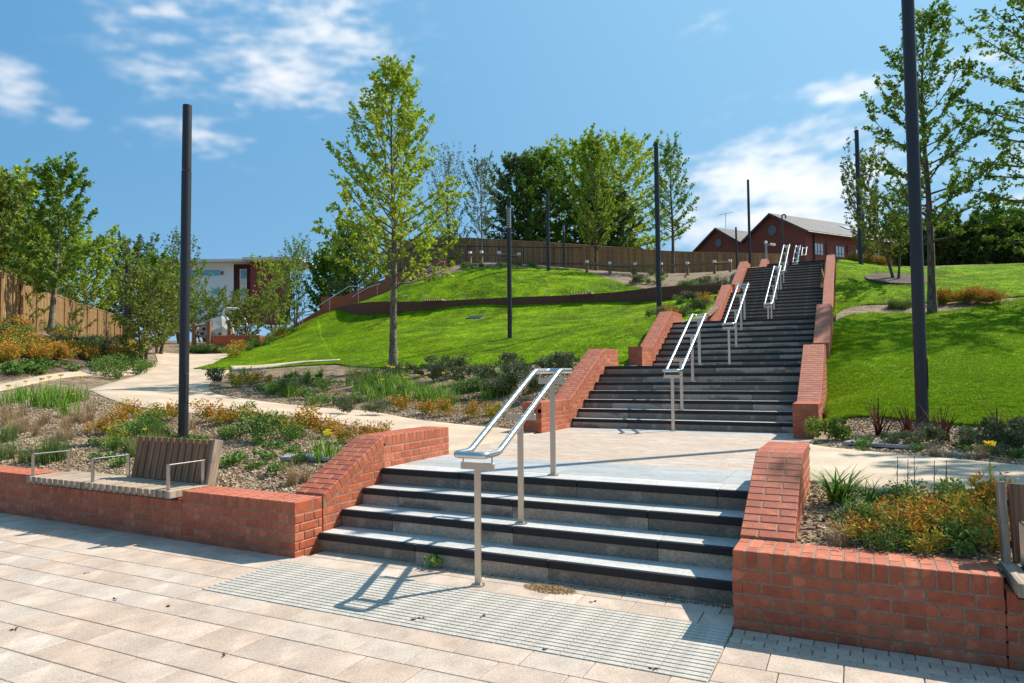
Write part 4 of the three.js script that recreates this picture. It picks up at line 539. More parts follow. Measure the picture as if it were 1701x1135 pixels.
kind('lowgreen', 3, bushy([[0.15, 0.26, 0.05], [0.2, 0.3, 0.06], [0.11, 0.2, 0.04]], 150, 0.13, 0.16, 0.05));
const flowerG = (() => { const F = new Foliage(), r = rng(77); for (let i = 0; i < 18; i++) { const a = r() * 6.28; F.leaf((r() - 0.5) * 0.02, 0, (r() - 0.5) * 0.02, Math.cos(a), 0.5 + r() * 0.6, Math.sin(a), 0.055, 0.018, r, mix(r, [[0.85, 0.62, 0.04], [0.8, 0.7, 0.08]], 0.2)); } return F.geo(); })();
const stalkG = rod([0, 0, 0], [0, 1, 0], 0.004, 0.003, 5); const mStalk = M(0.12, 0.2, 0.04), PR = rng(555);
const LBL = {};
function plant(kindName, name, cat, u, v, sc, label, group, o = {}) {
  const p = o.pos || ground(u, v); const t = thing(name, label, cat, group); const G2 = kinds[kindName]; const gi = Math.floor(PR() * G2.length); part(t, 'foliage', G2[gi], mBlade); t.position.set(p.x, H(p.x, p.z) - 0.012, p.z); t.rotation.y = PR() * 6.28; const k = sc * (0.88 + 0.24 * PR()); t.scale.set(k, k * (0.9 + 0.2 * PR()), k);
  if (o.flowers) for (let i = 0; i < o.flowers; i++) { const a = PR() * 6.28, rr = 0.05 + 0.12 * PR(), h = (o.fh || 0.5) * (0.85 + 0.3 * PR()); const st = part(t, 'flower_stalk', stalkG, mStalk); st.position.set(Math.cos(a) * rr, 0, Math.sin(a) * rr); st.scale.set(1, h, 1); const f = part(t, 'flower', flowerG, mBlade); f.position.set(Math.cos(a) * rr, h - 0.01, Math.sin(a) * rr); }
  return t;
}
const many = (kindName, name, cat, pts, sc, label, group, o = {}) => pts.forEach(([u, v, s = 1]) => plant(kindName, name, cat, u, v, sc * s, label, group, o));
// right front bed
const gN = 'nandinas in the beds';
many('nandina', 'nandina', 'shrub', [[1425, 905, 1], [1462, 880, 0.95], [1500, 905, 1.15], [1540, 885, 1.1], [1545, 925, 0.9], [1590, 900, 1.15], [1620, 880, 1.0], [1640, 915, 1.0], [1580, 862, 0.9], [1515, 865, 0.8], [1660, 865, 1.1], [1690, 880, 1]], 0.6, 'orange and yellow nandina massed behind the right seat wall', gN);
many('greenshrub', 'shrub', 'shrub', [[1440, 885, 0.7], [1480, 915, 0.6], [1525, 850, 0.7], [1560, 905, 0.7], [1610, 925, 0.6], [1600, 860, 0.8], [1650, 900, 0.7]], 0.85, 'green shrub among the nandinas behind the right seat wall', 'green shrubs');
many('lily', 'strap_leaf_plant', 'plant', [[1396, 838, 1.15]], 0.85, 'dense dark green strap leaved clump beside the right cheek wall', 'strap leaved plants');
many('lily', 'strap_leaf_plant', 'plant', [[1450, 842, 0.75]], 0.85, 'thinner strap leaved clump beside the dense green one', 'strap leaved plants');
many('tuft', 'grass_tuft', 'grass', [[1395, 912, 0.8]], 0.8, 'pale arching grass tuft behind the right seat wall', 'grass tufts');
for (const [u, v] of [[1490, 830], [1508, 835], [1520, 830], [1552, 838], [1572, 840]]) { const p = ground(u, v); const t = thing('dry_stalk', 'thin bare dark stalk standing over the right nandinas', 'plant', 'bare stalks'); part(t, 'stem', merge([rod([0, 0, 0], [0.01, 0.34, 0.01], 0.004, 0.002, 5), rod([0, 0.2, 0], [0.03, 0.28, 0], 0.002, 0.001, 4)]), mBark[0]); t.position.set(p.x, H(p.x, p.z) - 0.02, p.z); t.rotation.y = u; }
plant('lowgreen', 'flowering_perennial', 'plant', 1663, 835, 0.9, 'single yellow flower head above the right bench', 'yellow flowers', { flowers: 1, fh: 0.5 });
// right back bed
many('phormium', 'phormium', 'plant', [[1462, 722, 1.15], [1508, 724, 0.95], [1568, 733, 1.0], [1660, 728, 1.05], [1370, 700, 0.6], [1690, 735, 0.8]], 1.0, 'dark red spiky phormium along the right lawn edge', 'phormiums');
many('yellowshrub', 'shrub', 'shrub', [[1360, 732, 1.05], [1393, 732, 1]], 1.0, 'yellow green variegated shrub at the foot of the right cheek wall', 'variegated shrubs');
many('darkshrub', 'shrub', 'shrub', [[1540, 740, 0.8], [1615, 745, 0.75], [1660, 755, 0.95], [1698, 745, 0.9]], 0.9, 'low dark green shrub in the right bark bed', 'dark shrubs');
// left front bed
many('nandina', 'nandina', 'shrub', [[252, 708, 1], [285, 700, 1.05], [345, 702, 1.05], [372, 708, 1], [480, 728, 1.15], [515, 722, 1.15], [545, 728, 0.9], [215, 695, 0.9], [412, 706, 0.9], [575, 738, 0.8], [610, 735, 0.8], [440, 715, 0.8], [640, 735, 0.7]], 0.85, 'orange green nandina along the near side of the left path', gN);
many('lily', 'strap_leaf_plant', 'plant', [[215, 728, 1], [245, 735, 1.05], [275, 732, 0.95], [232, 720, 0.9]], 0.85, 'green strap leaved clump beside the near lamp column', 'strap leaved plants', { flowers: 0 });
plant('iris', 'flowering_perennial', 'plant', 190, 745, 0.55, 'yellow flower spike left of the bench back', 'yellow flowers', { flowers: 3, fh: 0.5 });
plant('iris', 'flowering_perennial', 'plant', 250, 745, 0.7, 'yellow flower just above the bench back', 'yellow flowers', { flowers: 1, fh: 0.42 });
plant('iris', 'flowering_perennial', 'plant', 541, 765, 0.75, 'yellow flowered iris beside the left cheek wall', 'yellow flowers', { flowers: 4, fh: 0.42 });
many('greenshrub', 'shrub', 'shrub', [[415, 735, 1.35], [400, 700, 0.8]], 0.95, 'upright green shrub amid the left nandinas', 'green shrubs');
many('iris', 'flowering_perennial', 'plant', [[20, 672, 0.9], [60, 676, 1], [95, 676, 1.05], [125, 668, 1], [40, 664, 1], [80, 664, 1.0], [115, 690, 0.8]], 0.95, 'lush green iris clump with yellow flowers left of the path', 'irises left of the path', { flowers: 1, fh: 0.5 });
many('tuft', 'grass_tuft', 'grass', [[15, 705, 1.2], [40, 712, 1.2], [75, 705, 1.2], [110, 712, 1.1], [130, 700, 1.1], [60, 725, 1.1], [20, 725, 1.2], [145, 722, 0.9], [100, 730, 0.9], [175, 700, 0.8], [400, 728, 0.8], [370, 725, 0.9], [10, 690, 1.2], [150, 685, 0.9]], 0.95, 'straw coloured dry grass tuft in the left front bed', 'dry grass tufts');
many('tuft', 'grass_tuft', 'grass', [[485, 806, 1.1], [505, 800, 0.9]], 0.85, 'straw grass tuft beside the left cheek wall', 'grass tufts');
many('greentuft', 'grass_tuft', 'grass', [[10, 762, 1], [42, 768, 0.8], [85, 766, 1.15], [100, 764, 1.0], [70, 770, 0.9]], 1.0, 'fine green mound of foliage behind the left bench end', 'green mounds');
many('lowgreen', 'seedling', 'plant', [[388, 775, 1], [440, 765, 0.9], [425, 780, 0.7], [465, 790, 0.8], [170, 765, 0.9], [200, 775, 0.8], [330, 740, 0.9], [455, 748, 0.8]], 1.0, 'small bright green seedling in the bark behind the bench', 'seedlings');
// island bed beyond the path
many('nandina', 'nandina', 'shrub', [[663, 683, 0.95], [710, 690, 1.1], [740, 692, 1.0], [782, 697, 0.95], [825, 700, 0.85], [405, 642, 1.2], [425, 638, 1.2], [390, 645, 1.1], [445, 640, 1.0], [815, 690, 0.8]], 0.85, 'orange green nandina along the far side of the left path', gN);
many('darkshrub', 'shrub', 'shrub', [[690, 628, 1], [730, 622, 1.05], [770, 625, 1.1], [800, 630, 1.0], [840, 622, 1.15], [870, 640, 1.2], [905, 622, 1.15], [935, 617, 1.1], [755, 640, 1], [805, 645, 1], [850, 655, 1.1], [362, 640, 1.3], [580, 690, 1], [880, 662, 1.1], [620, 692, 0.8], [930, 632, 1.2], [660, 632, 1], [820, 660, 1]], 1.05, 'dark leaved shrub along the foot of the left lawn', 'dark shrubs');
many('iris', 'flowering_perennial', 'plant', [[600, 655, 1.0], [625, 665, 1.1], [650, 655, 1.15], [670, 668, 1.0], [700, 665, 1.1], [730, 660, 1], [750, 672, 0.9], [640, 642, 1.1], [680, 648, 1.1], [715, 672, 0.9], [615, 640, 1]], 1.05, 'yellow flowered iris clump at the foot of the young maple', 'irises under the maple', { flowers: 1, fh: 0.5 });
many('greenshrub', 'shrub', 'shrub', [[480, 655, 1], [500, 665, 0.9], [460, 660, 1], [520, 678, 0.8], [550, 675, 0.9], [440, 655, 0.9], [585, 672, 0.9], [530, 650, 0.9], [495, 640, 0.9]], 1.0, 'loose green shrub in the island bed beyond the path', 'green shrubs');
many('lily', 'strap_leaf_plant', 'plant', [[490, 632, 1.1], [510, 630, 1.1], [530, 630, 1]], 0.95, 'dark strap leaved clump at the edge of the thin side path', 'strap leaved plants');
many('tallgrass', 'tall_grass', 'grass', [[595, 645, 1.05], [610, 640, 1.1], [580, 640, 0.9]], 1.0, 'tall feathery grass left of the maple trunk', 'tall grasses');
many('tuft', 'grass_tuft', 'grass', [[560, 655, 0.9], [540, 660, 0.9], [470, 645, 0.9]], 0.9, 'straw grass tuft in the island bed', 'grass tufts');
{ const r = rng(1212); const rect = (n, u0, u1, v0, v1, ks, nm, cat, sc, lab, grp) => { for (let i = 0; i < n; i++) { const u = lerp(u0, u1, r()), v = lerp(v0, v1, r()) + (u - u0) / (u1 - u0) * (v0 > 660 ? 26 : 0); plant(ks[Math.floor(r() * ks.length)], nm, cat, u, v, sc * (0.7 + 0.6 * r()), lab, grp); } };
  rect(34, 5, 330, 688, 742, ['tuft', 'tuft', 'tuft', 'greentuft'], 'grass_tuft', 'grass', 0.85, 'dry grass tuft scattered over the left front bed', 'scattered tufts');
  rect(22, 150, 520, 700, 752, ['lowgreen', 'nandina', 'greenshrub'], 'bed_plant', 'plant', 0.6, 'small mixed plant in the bark of the left front bed', 'bed plants');
  rect(40, 450, 860, 628, 668, ['greenshrub', 'darkshrub', 'tuft', 'iris', 'lowgreen'], 'bed_plant', 'plant', 0.85, 'mixed low plant in the island bed below the lawn', 'island bed plants');
  rect(20, 1380, 1690, 722, 748, ['darkshrub', 'lowgreen', 'tuft'], 'bed_plant', 'plant', 0.55, 'small plant in the bark below the right lawn', 'right bed plants'); }
// left bank: drifts of planting
{ const r = rng(909); for (let i = 0; i < 46; i++) { const u = -20 + 235 * r(), v = lerp(600, 614, r()) - u * 0.02; plant('nandina', 'nandina', 'shrub', u, v - 8, 1.25, 'orange nandina in the long drift on the left bank', gN); }
  for (let i = 0; i < 34; i++) { const u = -20 + 250 * r(), v = lerp(614, 628, r()) - u * 0.085; plant('lowgreen', 'ground_cover_plant', 'plant', u, v, 1.5, 'low green plant at the foot of the left bank', 'bank foot plants'); }
  for (let i = 0; i < 70; i++) { const u = -20 + 250 * r(), v = lerp(548, 592, r()) + u * 0.03; plant(['greenshrub', 'darkshrub', 'greentuft', 'nandina', 'tuft'][Math.floor(r() * 5)], 'bank_shrub', 'shrub', u, v, 1.35, 'mixed low shrub on the upper left bank', 'bank shrubs'); } }
many('greenshrub', 'shrub', 'shrub', [[170, 622, 1.3], [195, 618, 1.4], [215, 622, 1.3], [240, 615, 1.2], [180, 630, 1.0], [228, 608, 1.3]], 1.2, 'green shrub where the bank meets the path bend', 'green shrubs');
{ const r = rng(911); for (let i = 0; i < 26; i++) plant('greenshrub', 'hedge_plant', 'shrub', lerp(318, 376, r()), lerp(584, 588, r()), 1.3, 'low green plant along the far edge of the paved yard', 'yard edge plants'); 
  for (const [u, v] of [[385, 596], [395, 590], [402, 586], [420, 580], [432, 577], [450, 570], [465, 562], [480, 556]]) plant(u % 2 ? 'nandina' : 'greenshrub', 'border_shrub', 'shrub', u, v, 1.6, 'border shrub along the foot of the left hand steps', 'step border shrubs');
  for (let i = 0; i < 34; i++) { const u = lerp(1050, 1205, r()), v = lerp(0, 1, r()); plant(['darkshrub', 'greenshrub', 'tuft', 'lowgreen'][Math.floor(r() * 4)], 'bank_shrub', 'shrub', u, lerp(455, 482, v) + (u > 1140 ? 10 : 0), 1.1, 'scattered shrub on the bark bank below the knee rail', 'upper bank shrubs'); }
  for (let i = 0; i < 22; i++) { const p = new THREE.Vector3(-0.6 - 1.6 * r(), 0, -15.5 - 8 * r()); plant(['darkshrub', 'nandina', 'greenshrub', 'tuft'][Math.floor(r() * 4)], 'bank_shrub', 'shrub', 0, 0, 1.1, 'shrub on the planted bank beside the long pink wall', 'stair bank shrubs', { pos: p }); }
  for (let i = 0; i < 26; i++) plant(['greenshrub', 'tuft', 'lowgreen'][Math.floor(r() * 3)], 'bank_shrub', 'shrub', lerp(765, 895, r()), lerp(440, 446, r()), 1.0, 'shrub in the bed under the curved knee rail', 'rail bed shrubs');
  for (let i = 0; i < 16; i++) plant('nandina', 'nandina', 'shrub', lerp(1560, 1665, r()), lerp(499, 508, r()) - 0, 1.1, 'orange nandina in the bark strip of the right lawn', gN);
  for (let i = 0; i < 8; i++) plant('greentuft', 'grass_tuft', 'grass', lerp(1480, 1512, r()), lerp(508, 515, r()), 1.2, 'dark green tuft in the bark strip left of the tree', 'strip tufts');
  for (let i = 0; i < 12; i++) { const p = new THREE.Vector3(lerp(4.2, 6.5, r()), 0, -38.2 - r()); plant('nandina', 'nandina', 'shrub', 0, 0, 1.3, 'orange nandina at the stair head before the hall', gN, { pos: p }); } }

// ------------------------------------------------------------------ terrace edge, knee rails, fences
function ribbonWall(pts, h, th, below = 0.25) { // continuous upright band with a flat top following smooth levels
  const n = pts.length, off = pts.map((p, i) => { const a = pts[Math.max(0, i - 1)], b = pts[Math.min(n - 1, i + 1)]; const d = new THREE.Vector3(b.x - a.x, 0, b.z - a.z).normalize(); return new THREE.Vector3(-d.z, 0, d.x).multiplyScalar(th / 2); }); const ring = (i) => { const p = pts[i], o = off[i]; return [[p.x - o.x, p.y - below, p.z - o.z], [p.x - o.x, p.y + h, p.z - o.z], [p.x + o.x, p.y + h, p.z + o.z], [p.x + o.x, p.y - below, p.z + o.z]]; }; const pos = []; const q = (a, b, c, d) => pos.push(...a, ...b, ...c, ...a, ...c, ...d); for (let i = 0; i + 1 < n; i++) { const A = ring(i), B = ring(i + 1); for (let k = 0; k < 4; k++) q(A[k], A[(k + 1) % 4], B[(k + 1) % 4], B[k]); } q(...ring(0)); q(...ring(n - 1).reverse()); const g = new THREE.BufferGeometry(); g.setAttribute('position', new THREE.Float32BufferAttribute(pos, 3)); return setUV(g); }
const drape = (c, lift = 0) => c.map((p) => new THREE.Vector3(p.x, H(p.x, p.z) + lift, p.z));
{ const t = thing('terrace_edging', 'long dark weathered steel edging across the left lawn', 'edging'); const pts = drape(terr).map((p, i, A) => { let y = 0, w = 0; for (let k = -6; k <= 6; k++) { const q = A[clamp(i + k, 0, A.length - 1)]; y += q.y; w++; } return new THREE.Vector3(p.x, y / w, p.z); }); for (let k = 0; k < pts.length - 1; k += 10) part(t, 'edging_panel', ribbonWall(pts.slice(k, Math.min(pts.length, k + 11)), 0.42, 0.10), mCorten);
  const spans = [[680, 757, 'slatted seat on the terrace edging near the maple'], [925, 1015, 'slatted seat on the terrace edging before the upper lawn'], [505, 525, 'short slatted seat at the far end of the terrace edging']];
  for (const [u0, u1, lab] of spans) { const s = thing('lawn_bench', lab, 'bench', 'terrace seats'); let n = 0; for (let i = 0; i + 1 < pts.length; i++) { const a = pts[i], b = pts[i + 1], pa = proj(a), pb = proj(b); if (pa[0] > u1 || pb[0] < u0 - 4) { continue; } const L = Math.hypot(b.x - a.x, b.z - a.z), m = Math.max(1, Math.round(L / 0.14)); const ry = -Math.atan2(b.z - a.z, b.x - a.x); for (let k = 0; k < m; k++) { const f = (k + 0.5) / m; const q = part(s, 'slat', cbox(0.09, 0.07, 0.5, 0.004), mWoodPale[n++ % 3]); q.position.set(lerp(a.x, b.x, f), lerp(a.y, b.y, f) + 0.46, lerp(a.z, b.z, f)); q.rotation.y = ry; } } const A = ground((u0 + u1) / 2, 500); for (const u of [u0 + 3, (u0 + u1) / 2, u1 - 3]) { let best = pts[0], bd = 1e9; for (const p of pts) { const d = Math.abs(proj(p)[0] - u); if (d < bd) { bd = d; best = p; } } const q = part(s, 'armrest', merge([rod([0, 0, 0.2], [0, 0.25, 0.2], 0.012), rod([0, 0.25, 0.2], [0, 0.25, -0.2], 0.012), rod([0, 0.25, -0.2], [0, 0, -0.2], 0.012)]), mSteel); q.position.set(best.x, best.y + 0.48, best.z); } }
}
function kneeRail(list, label) { // timber rail on posts with pale caps
  const t = thing('knee_rail', label, 'rail', 'timber knee rails'); const P = list.map(([u, D]) => { const p = at(u, 440, D); p.y = H(p.x, p.z); return p; });
  P.forEach((p) => { const q = part(t, 'post', cbox(0.15, 0.75, 0.15, 0.01), mFenceDark[0]); q.position.set(p.x, p.y + 0.22, p.z); const c = part(q, 'cap', cbox(0.165, 0.15, 0.165, 0.01), mWhite); c.position.set(0, 0.44, 0); });
  for (let i = 0; i + 1 < P.length; i++) part(t, 'beam', bar([P[i].x, P[i].y + 0.55, P[i].z], [P[i + 1].x, P[i + 1].y + 0.55, P[i + 1].z], 0.14, 0.12), mFenceDark[1]);
}
kneeRail([[975, 40.2], [1013, 40], [1055, 39.8], [1098, 39.4], [1142, 38.8], [1187, 38.2], [1213, 37.6]], 'timber knee rail with white capped posts above the bark bank');
kneeRail([[781, 41.5], [800, 41.2], [829, 41], [862, 41]], 'curved timber knee rail at the top of the left lawn');
function fence(list, hgt, label, mats, pitch = 0.12) { // list of [u, D, vTop]: posts, rails and overlapping upright boards, bay by bay
  const t = thing('timber_fence', label, 'fence', 'close boarded fences'); const r = rng(66 + list.length); const P = list.map(([u, D, v]) => at(u, v, D));
  for (let i = 0; i + 1 < P.length; i++) { const a = P[i], b = P[i + 1], L = Math.hypot(b.x - a.x, b.z - a.z), bays = Math.max(1, Math.round(L / 2.4)); const ry = -Math.atan2(b.z - a.z, b.x - a.x);
    for (let k = 0; k < bays; k++) { const bags = mats.map(() => []); const n = Math.round(L / bays / pitch); for (let j = 0; j < n; j++) { const f = (k + (j + 0.5) / n) / bays; bags[Math.floor(r() * mats.length)].push(place(cbox(pitch * 1.05, hgt + 0.9, 0.02, 0.002), lerp(a.x, b.x, f), lerp(a.y, b.y, f) - (hgt + 0.9) / 2 + (r() - 0.5) * 0.012, lerp(a.z, b.z, f) + (j % 2) * 0.022, ry)); } bags.forEach((bg, m) => bg.length && part(t, 'boards', merge(bg), mats[m])); const f = k / bays; const po = part(t, 'fence_post', cbox(0.1, hgt + 1, 0.1, 0.005), mats[1]); po.position.set(lerp(a.x, b.x, f), lerp(a.y, b.y, f) - hgt / 2 - 0.45, lerp(a.z, b.z, f) - 0.07); }
    part(t, 'capping', bar([a.x, a.y + 0.02, a.z], [b.x, b.y + 0.02, b.z], 0.04, 0.07), mats[0]); } return t; }
fence([[-160, 20, 424], [0, 25, 452], [60, 30, 478], [125, 37, 503], [190, 47, 523], [225, 56, 537]], 1.75, 'pale timber fence climbing along the left planted bank', mFence);
fence([[640, 50, 404], [700, 48.5, 396], [779, 47.5, 396], [909, 47.5, 404], [1022, 48, 411.5], [1107, 48, 418], [1163, 48, 420], [1230, 48, 421.5], [1300, 48, 423]], 1.85, 'long timber fence along the top of the hill', mFenceDark.concat(mFence.slice(0, 1)), 0.14);
function railing(list, h, label) { const t = thing('metal_railing', label, 'railing', 'black railings'); for (let i = 0; i + 1 < list.length; i++) { const a = list[i], b = list[i + 1], L = a.distanceTo(b), n = Math.max(2, Math.round(L / 0.14)); const gs = []; for (let k = 0; k <= n; k++) { const p = a.clone().lerp(b, k / n); gs.push(bar([p.x, p.y, p.z], [p.x, p.y + h, p.z], k % 14 === 0 ? 0.06 : 0.018, k % 14 === 0 ? 0.06 : 0.018)); } part(t, 'bars', merge(gs), mBlack); part(t, 'top_rail', bar([a.x, a.y + h, a.z], [b.x, b.y + h, b.z], 0.04, 0.05), mBlack); part(t, 'bottom_rail', bar([a.x, a.y + 0.1, a.z], [b.x, b.y + 0.1, b.z], 0.04, 0.03), mBlack); } }
const hp = (u, v, D) => at(u, v, D);
railing([hp(690, 438, 46), hp(780, 438, 45.6), hp(870, 440, 45.4), hp(968, 441, 45.2)], 1.15, 'black upright railing in front of the hilltop fence');
railing([hp(546, 494, 46), hp(580, 494, 45.8), hp(622, 494, 45.5)], 1.15, 'black railing above the left brick retaining wall');
railing([hp(622, 470, 46), hp(690, 440, 45.5)], 1.15, 'black railing rising behind the left hand steps');
// ------------------------------------------------------------------ the second stair on the far left of the lawn
{
  const A = at(432, 582, 41), B = at(540, 520, 41.5), C2 = at(640, 475, 42), Dd = at(742, 440, 42.5); A.y = H(A.x, A.z) - 0.1;
  const seg = (a, b, nm, h, lab) => { const t = thing('brick_ramp_wall', lab, 'wall', 'sloping walls of the far stair'); const ry = -Math.atan2(b.z - a.z, b.x - a.x), L = Math.hypot(b.x - a.x, b.z - a.z); const poly = [[0, -1.6], [L, b.y - a.y - 1.6], [L, b.y - a.y + h], [0, h]]; const w = part(t, 'brickwork', prism(poly, 0.33), mBrick[3]); const c = part(t, 'coping', prism([[0, h], [L, b.y - a.y + h], [L, b.y - a.y + h + 0.1], [0, h + 0.1]], 0.36), mBrick[1]); t.position.copy(a); t.rotation.y = ry; };
  seg(A, B, 'w', 0.25, 'sloping brick wall at the foot of the far left stair'); seg(B.clone().add(new THREE.Vector3(0, 0.1, 0)), C2, 'w', 0.3, 'sloping brick wall of the middle of the far left stair'); seg(C2.clone().add(new THREE.Vector3(0, 0.1, 0)), Dd, 'w', 0.3, 'sloping brick wall at the top of the far left stair');
  const t = thing('brick_retaining_wall', 'brick retaining wall below the black railing', 'wall'); const a = at(535, 530, 45.5), b = at(625, 530, 45); const L = a.distanceTo(b); const w = part(t, 'brickwork', cbox(L, 2.6, 0.4, 0.01), mBrick[3]); w.position.set((a.x + b.x) / 2, at(535, 494, 45.5).y - 1.3, (a.z + b.z) / 2); w.rotation.y = -Math.atan2(b.z - a.z, b.x - a.x);
  const pier = thing('brick_pier', 'low brick pier at the edge of the paved yard', 'wall'); const pp = onH(398, 596, 36); const pb = part(pier, 'brickwork', cbox(2.4, 1.5, 0.9, 0.01), mBrick[3]); pb.position.set(pp.x, pp.y + 0.05, pp.z); pb.rotation.y = 0.45;
  const rails = [[at(490, 520, 41), at(515, 517.5, 41), at(580, 476, 41), at(602, 476, 41)], [at(505, 524, 41.6), at(545, 517, 41.6), at(612, 478, 41.6), at(633, 471, 41.6)], [at(655, 473, 41.6), at(690, 460, 41.6), at(716, 444, 41.6), at(720, 443, 41.6)], [at(660, 476, 42.2), at(695, 463, 42.2), at(733, 435, 42.2), at(741, 435, 42.2)], [at(440, 560, 41), at(470, 543, 41), at(497, 522, 41), at(505, 521, 41)]];
  rails.forEach((pl, i) => { const t = thing('stair_rail', ['lower', 'second', 'third', 'upper', 'lowest'][i] + ' steel rail of the far left stair', 'handrail', 'rails of the far stair'); part(t, 'rail', pipe(pl, 0.035, 6), mSteel); for (const f of [0.1, 0.5, 0.9]) { const q = new Poly(pl).getPoint(f); part(t, 'post', rod([q.x, q.y - 0.95, q.z], [q.x, q.y, q.z], 0.022), mSteelBrushed); } });
}
// ------------------------------------------------------------------ buildings
const hit = (u, v, P0, n) => { const d = ray(u, v); return d.clone().multiplyScalar(P0.clone().sub(camO).dot(n) / d.dot(n)).add(camO); };
const quadGeo = (pts) => { const g = new THREE.BufferGeometry(); const [a, b, c, d] = pts; g.setAttribute('position', new THREE.Float32BufferAttribute([a, b, c, a, c, d].flatMap((p) => [p.x, p.y, p.z]), 3)); return setUV(g); };
const poly3 = (pts) => { const pos = []; for (let i = 1; i + 1 < pts.length; i++) for (const p of [pts[0], pts[i], pts[i + 1]]) pos.push(p.x, p.y, p.z); const g = new THREE.BufferGeometry(); g.setAttribute('position', new THREE.Float32BufferAttribute(pos, 3)); return setUV(g); };
const mHall = M(0.26, 0.075, 0.05, 0.9, { map: texBrick }), mHall2 = M(0.30, 0.09, 0.06, 0.9, { map: texBrick }), mSlate = M(0.085, 0.08, 0.075, 0.75, { map: texSlate }), mFrame = M(0.12, 0.13, 0.15, 0.5), mPane = M(0.55, 0.6, 0.66, 0.12);
mHall.side = mHall2.side = mSlate.side = THREE.DoubleSide;
{
  const t = thing('brick_hall', 'long red brick hall with two gables and slate roofs at the stair head', 'building'); const V = (x, y, z) => new THREE.Vector3(x, y, z);
  const az = 35.5 * Math.PI / 180; const a = V(Math.sin(az), 0, -Math.cos(az)), b = V(-Math.cos(az), 0, -Math.sin(az)); // long axis, gable axis (to the left and away)
  const c0 = at(1337.2, 381.4, 55); const yE = c0.y, yG = 6.8; const nb = a.clone(); // gable plane normal is the long axis
  const ap = hit(1282, 356, c0, nb), va = hit(1234.4, 399.5, c0, nb), ap2 = hit(1192.3, 380, c0, nb); const along = (p) => p.clone().sub(c0).dot(b);
  const s1 = along(ap), s2 = along(va) , s3 = along(ap2); const yA = ap.y, yV = Math.min(va.y, yE), yA2 = ap2.y; const s4 = s3 + (s3 - s2) * 1.05; const Ls = 34;
  const W = (s, y, l = 0) => c0.clone().addScaledVector(b, s).addScaledVector(a, l).setY(y);
  part(t, 'gable_wall', poly3([W(0, yG), W(0, yE), W(s1, yA), W(s2, yV), W(s2, yG)]), mHall); part(t, 'gable_wall', poly3([W(s2, yG), W(s2, yV), W(s3, yA2), W(s4, yV), W(s4, yG)]), mHall);
  part(t, 'side_wall', quadGeo([W(0, yG), W(0, yE), W(0, yE, Ls), W(0, yG, Ls)]), mHall2); part(t, 'rear_wall', quadGeo([W(s4, yG), W(s4, yV), W(s4, yV, Ls), W(s4, yG, Ls)]), mHall);
  const roof = (sa, ya, sb, yb, nm) => { const o = -0.35, up = 0.08; const dir = sa < sb ? -1 : 1; const ex = sa + dir * 0.35 * 0, g = prism([[0, 0], [1, 0], [1, 1], [0, 1]], 0.01); const P1 = W(sa, ya + up, o), P2 = W(sb, yb + up, o), P3 = W(sb, yb + up, Ls), P4 = W(sa, ya + up, Ls); const r = part(t, nm, merge([quadGeo([P1, P2, P3, P4]), quadGeo([P1, P2, W(sb, yb - 0.12, o), W(sa, ya - 0.12, o)])]), mSlate); return r; };
  const r1 = roof(-0.5, yE - 0.25, s1, yA, 'roof_slope'); roof(s1, yA, s2, yV, 'roof_slope'); roof(s2, yV, s3, yA2, 'roof_slope'); roof(s3, yA2, s4 + 0.4, yV - 0.2, 'roof_slope');
  for (const l of [7, 12, 17]) { const p0 = W(lerp(-0.5, s1, 0.6), lerp(yE - 0.25, yA, 0.6) + 0.14, l), g = quadGeo([W(lerp(-0.5, s1, 0.48), lerp(yE - 0.25, yA, 0.48) + 0.15, l), W(lerp(-0.5, s1, 0.72), lerp(yE - 0.25, yA, 0.72) + 0.15, l), W(lerp(-0.5, s1, 0.72), lerp(yE - 0.25, yA, 0.72) + 0.15, l + 1.4), W(lerp(-0.5, s1, 0.48), lerp(yE - 0.25, yA, 0.48) + 0.15, l + 1.4)]); part(r1, 'roof_light', g, mPane); }
  const disc = (s, y, R) => { const g = new THREE.CylinderGeometry(R, R, 0.12, 24).rotateX(Math.PI / 2); const m = part(t, 'round_vent', setUV(g), mFrame); m.position.copy(W(s, y, -0.05)); m.rotation.y = -az; }; const v1 = hit(1284, 383, c0, nb), v2 = hit(1195, 404, c0, nb); disc(along(v1), v1.y, 0.42); disc(along(v2), v2.y, 0.36);
  const nSide = b.clone().negate(); for (const [u0, u1, vt, vb] of [[1352, 1367, 403, 425], [1387, 1402, 408, 429], [1420, 1432, 412, 428], [1451.6, 1461, 415, 433], [1486, 1494, 419, 435]]) { const p0 = hit(u0, vt, c0, b), p1 = hit(u1, vb, c0, b); const l0 = p0.clone().sub(c0).dot(a), l1 = p1.clone().sub(c0).dot(a), yT = p0.y, yB = p1.y; const fr = part(t, 'window', quadGeo([W(-0.03, yB, l0), W(-0.03, yT, l0), W(-0.03, yT, l1), W(-0.03, yB, l1)]), mFrame); const n = 3; for (let i = 0; i < n; i++) { const x0 = lerp(l0, l1, i / n) + 0.05, x1 = lerp(l0, l1, (i + 1) / n) - 0.05; part(fr, 'pane', quadGeo([W(-0.06, lerp(yB, yT, 0.33), x0), W(-0.06, yT - 0.06, x0), W(-0.06, yT - 0.06, x1), W(-0.06, lerp(yB, yT, 0.33), x1)]), mPane); part(fr, 'pane', quadGeo([W(-0.06, yB + 0.06, x0), W(-0.06, lerp(yB, yT, 0.28), x0), W(-0.06, lerp(yB, yT, 0.28), x1), W(-0.06, yB + 0.06, x1)]), mPane); } const rc = part(t, 'brick_pilaster', quadGeo([W(-0.12, yG, l1 + 0.35), W(-0.12, yT + 0.1, l1 + 0.35), W(-0.12, yT + 0.1, l1 + 0.7), W(-0.12, yG, l1 + 0.7)]), mHall); }
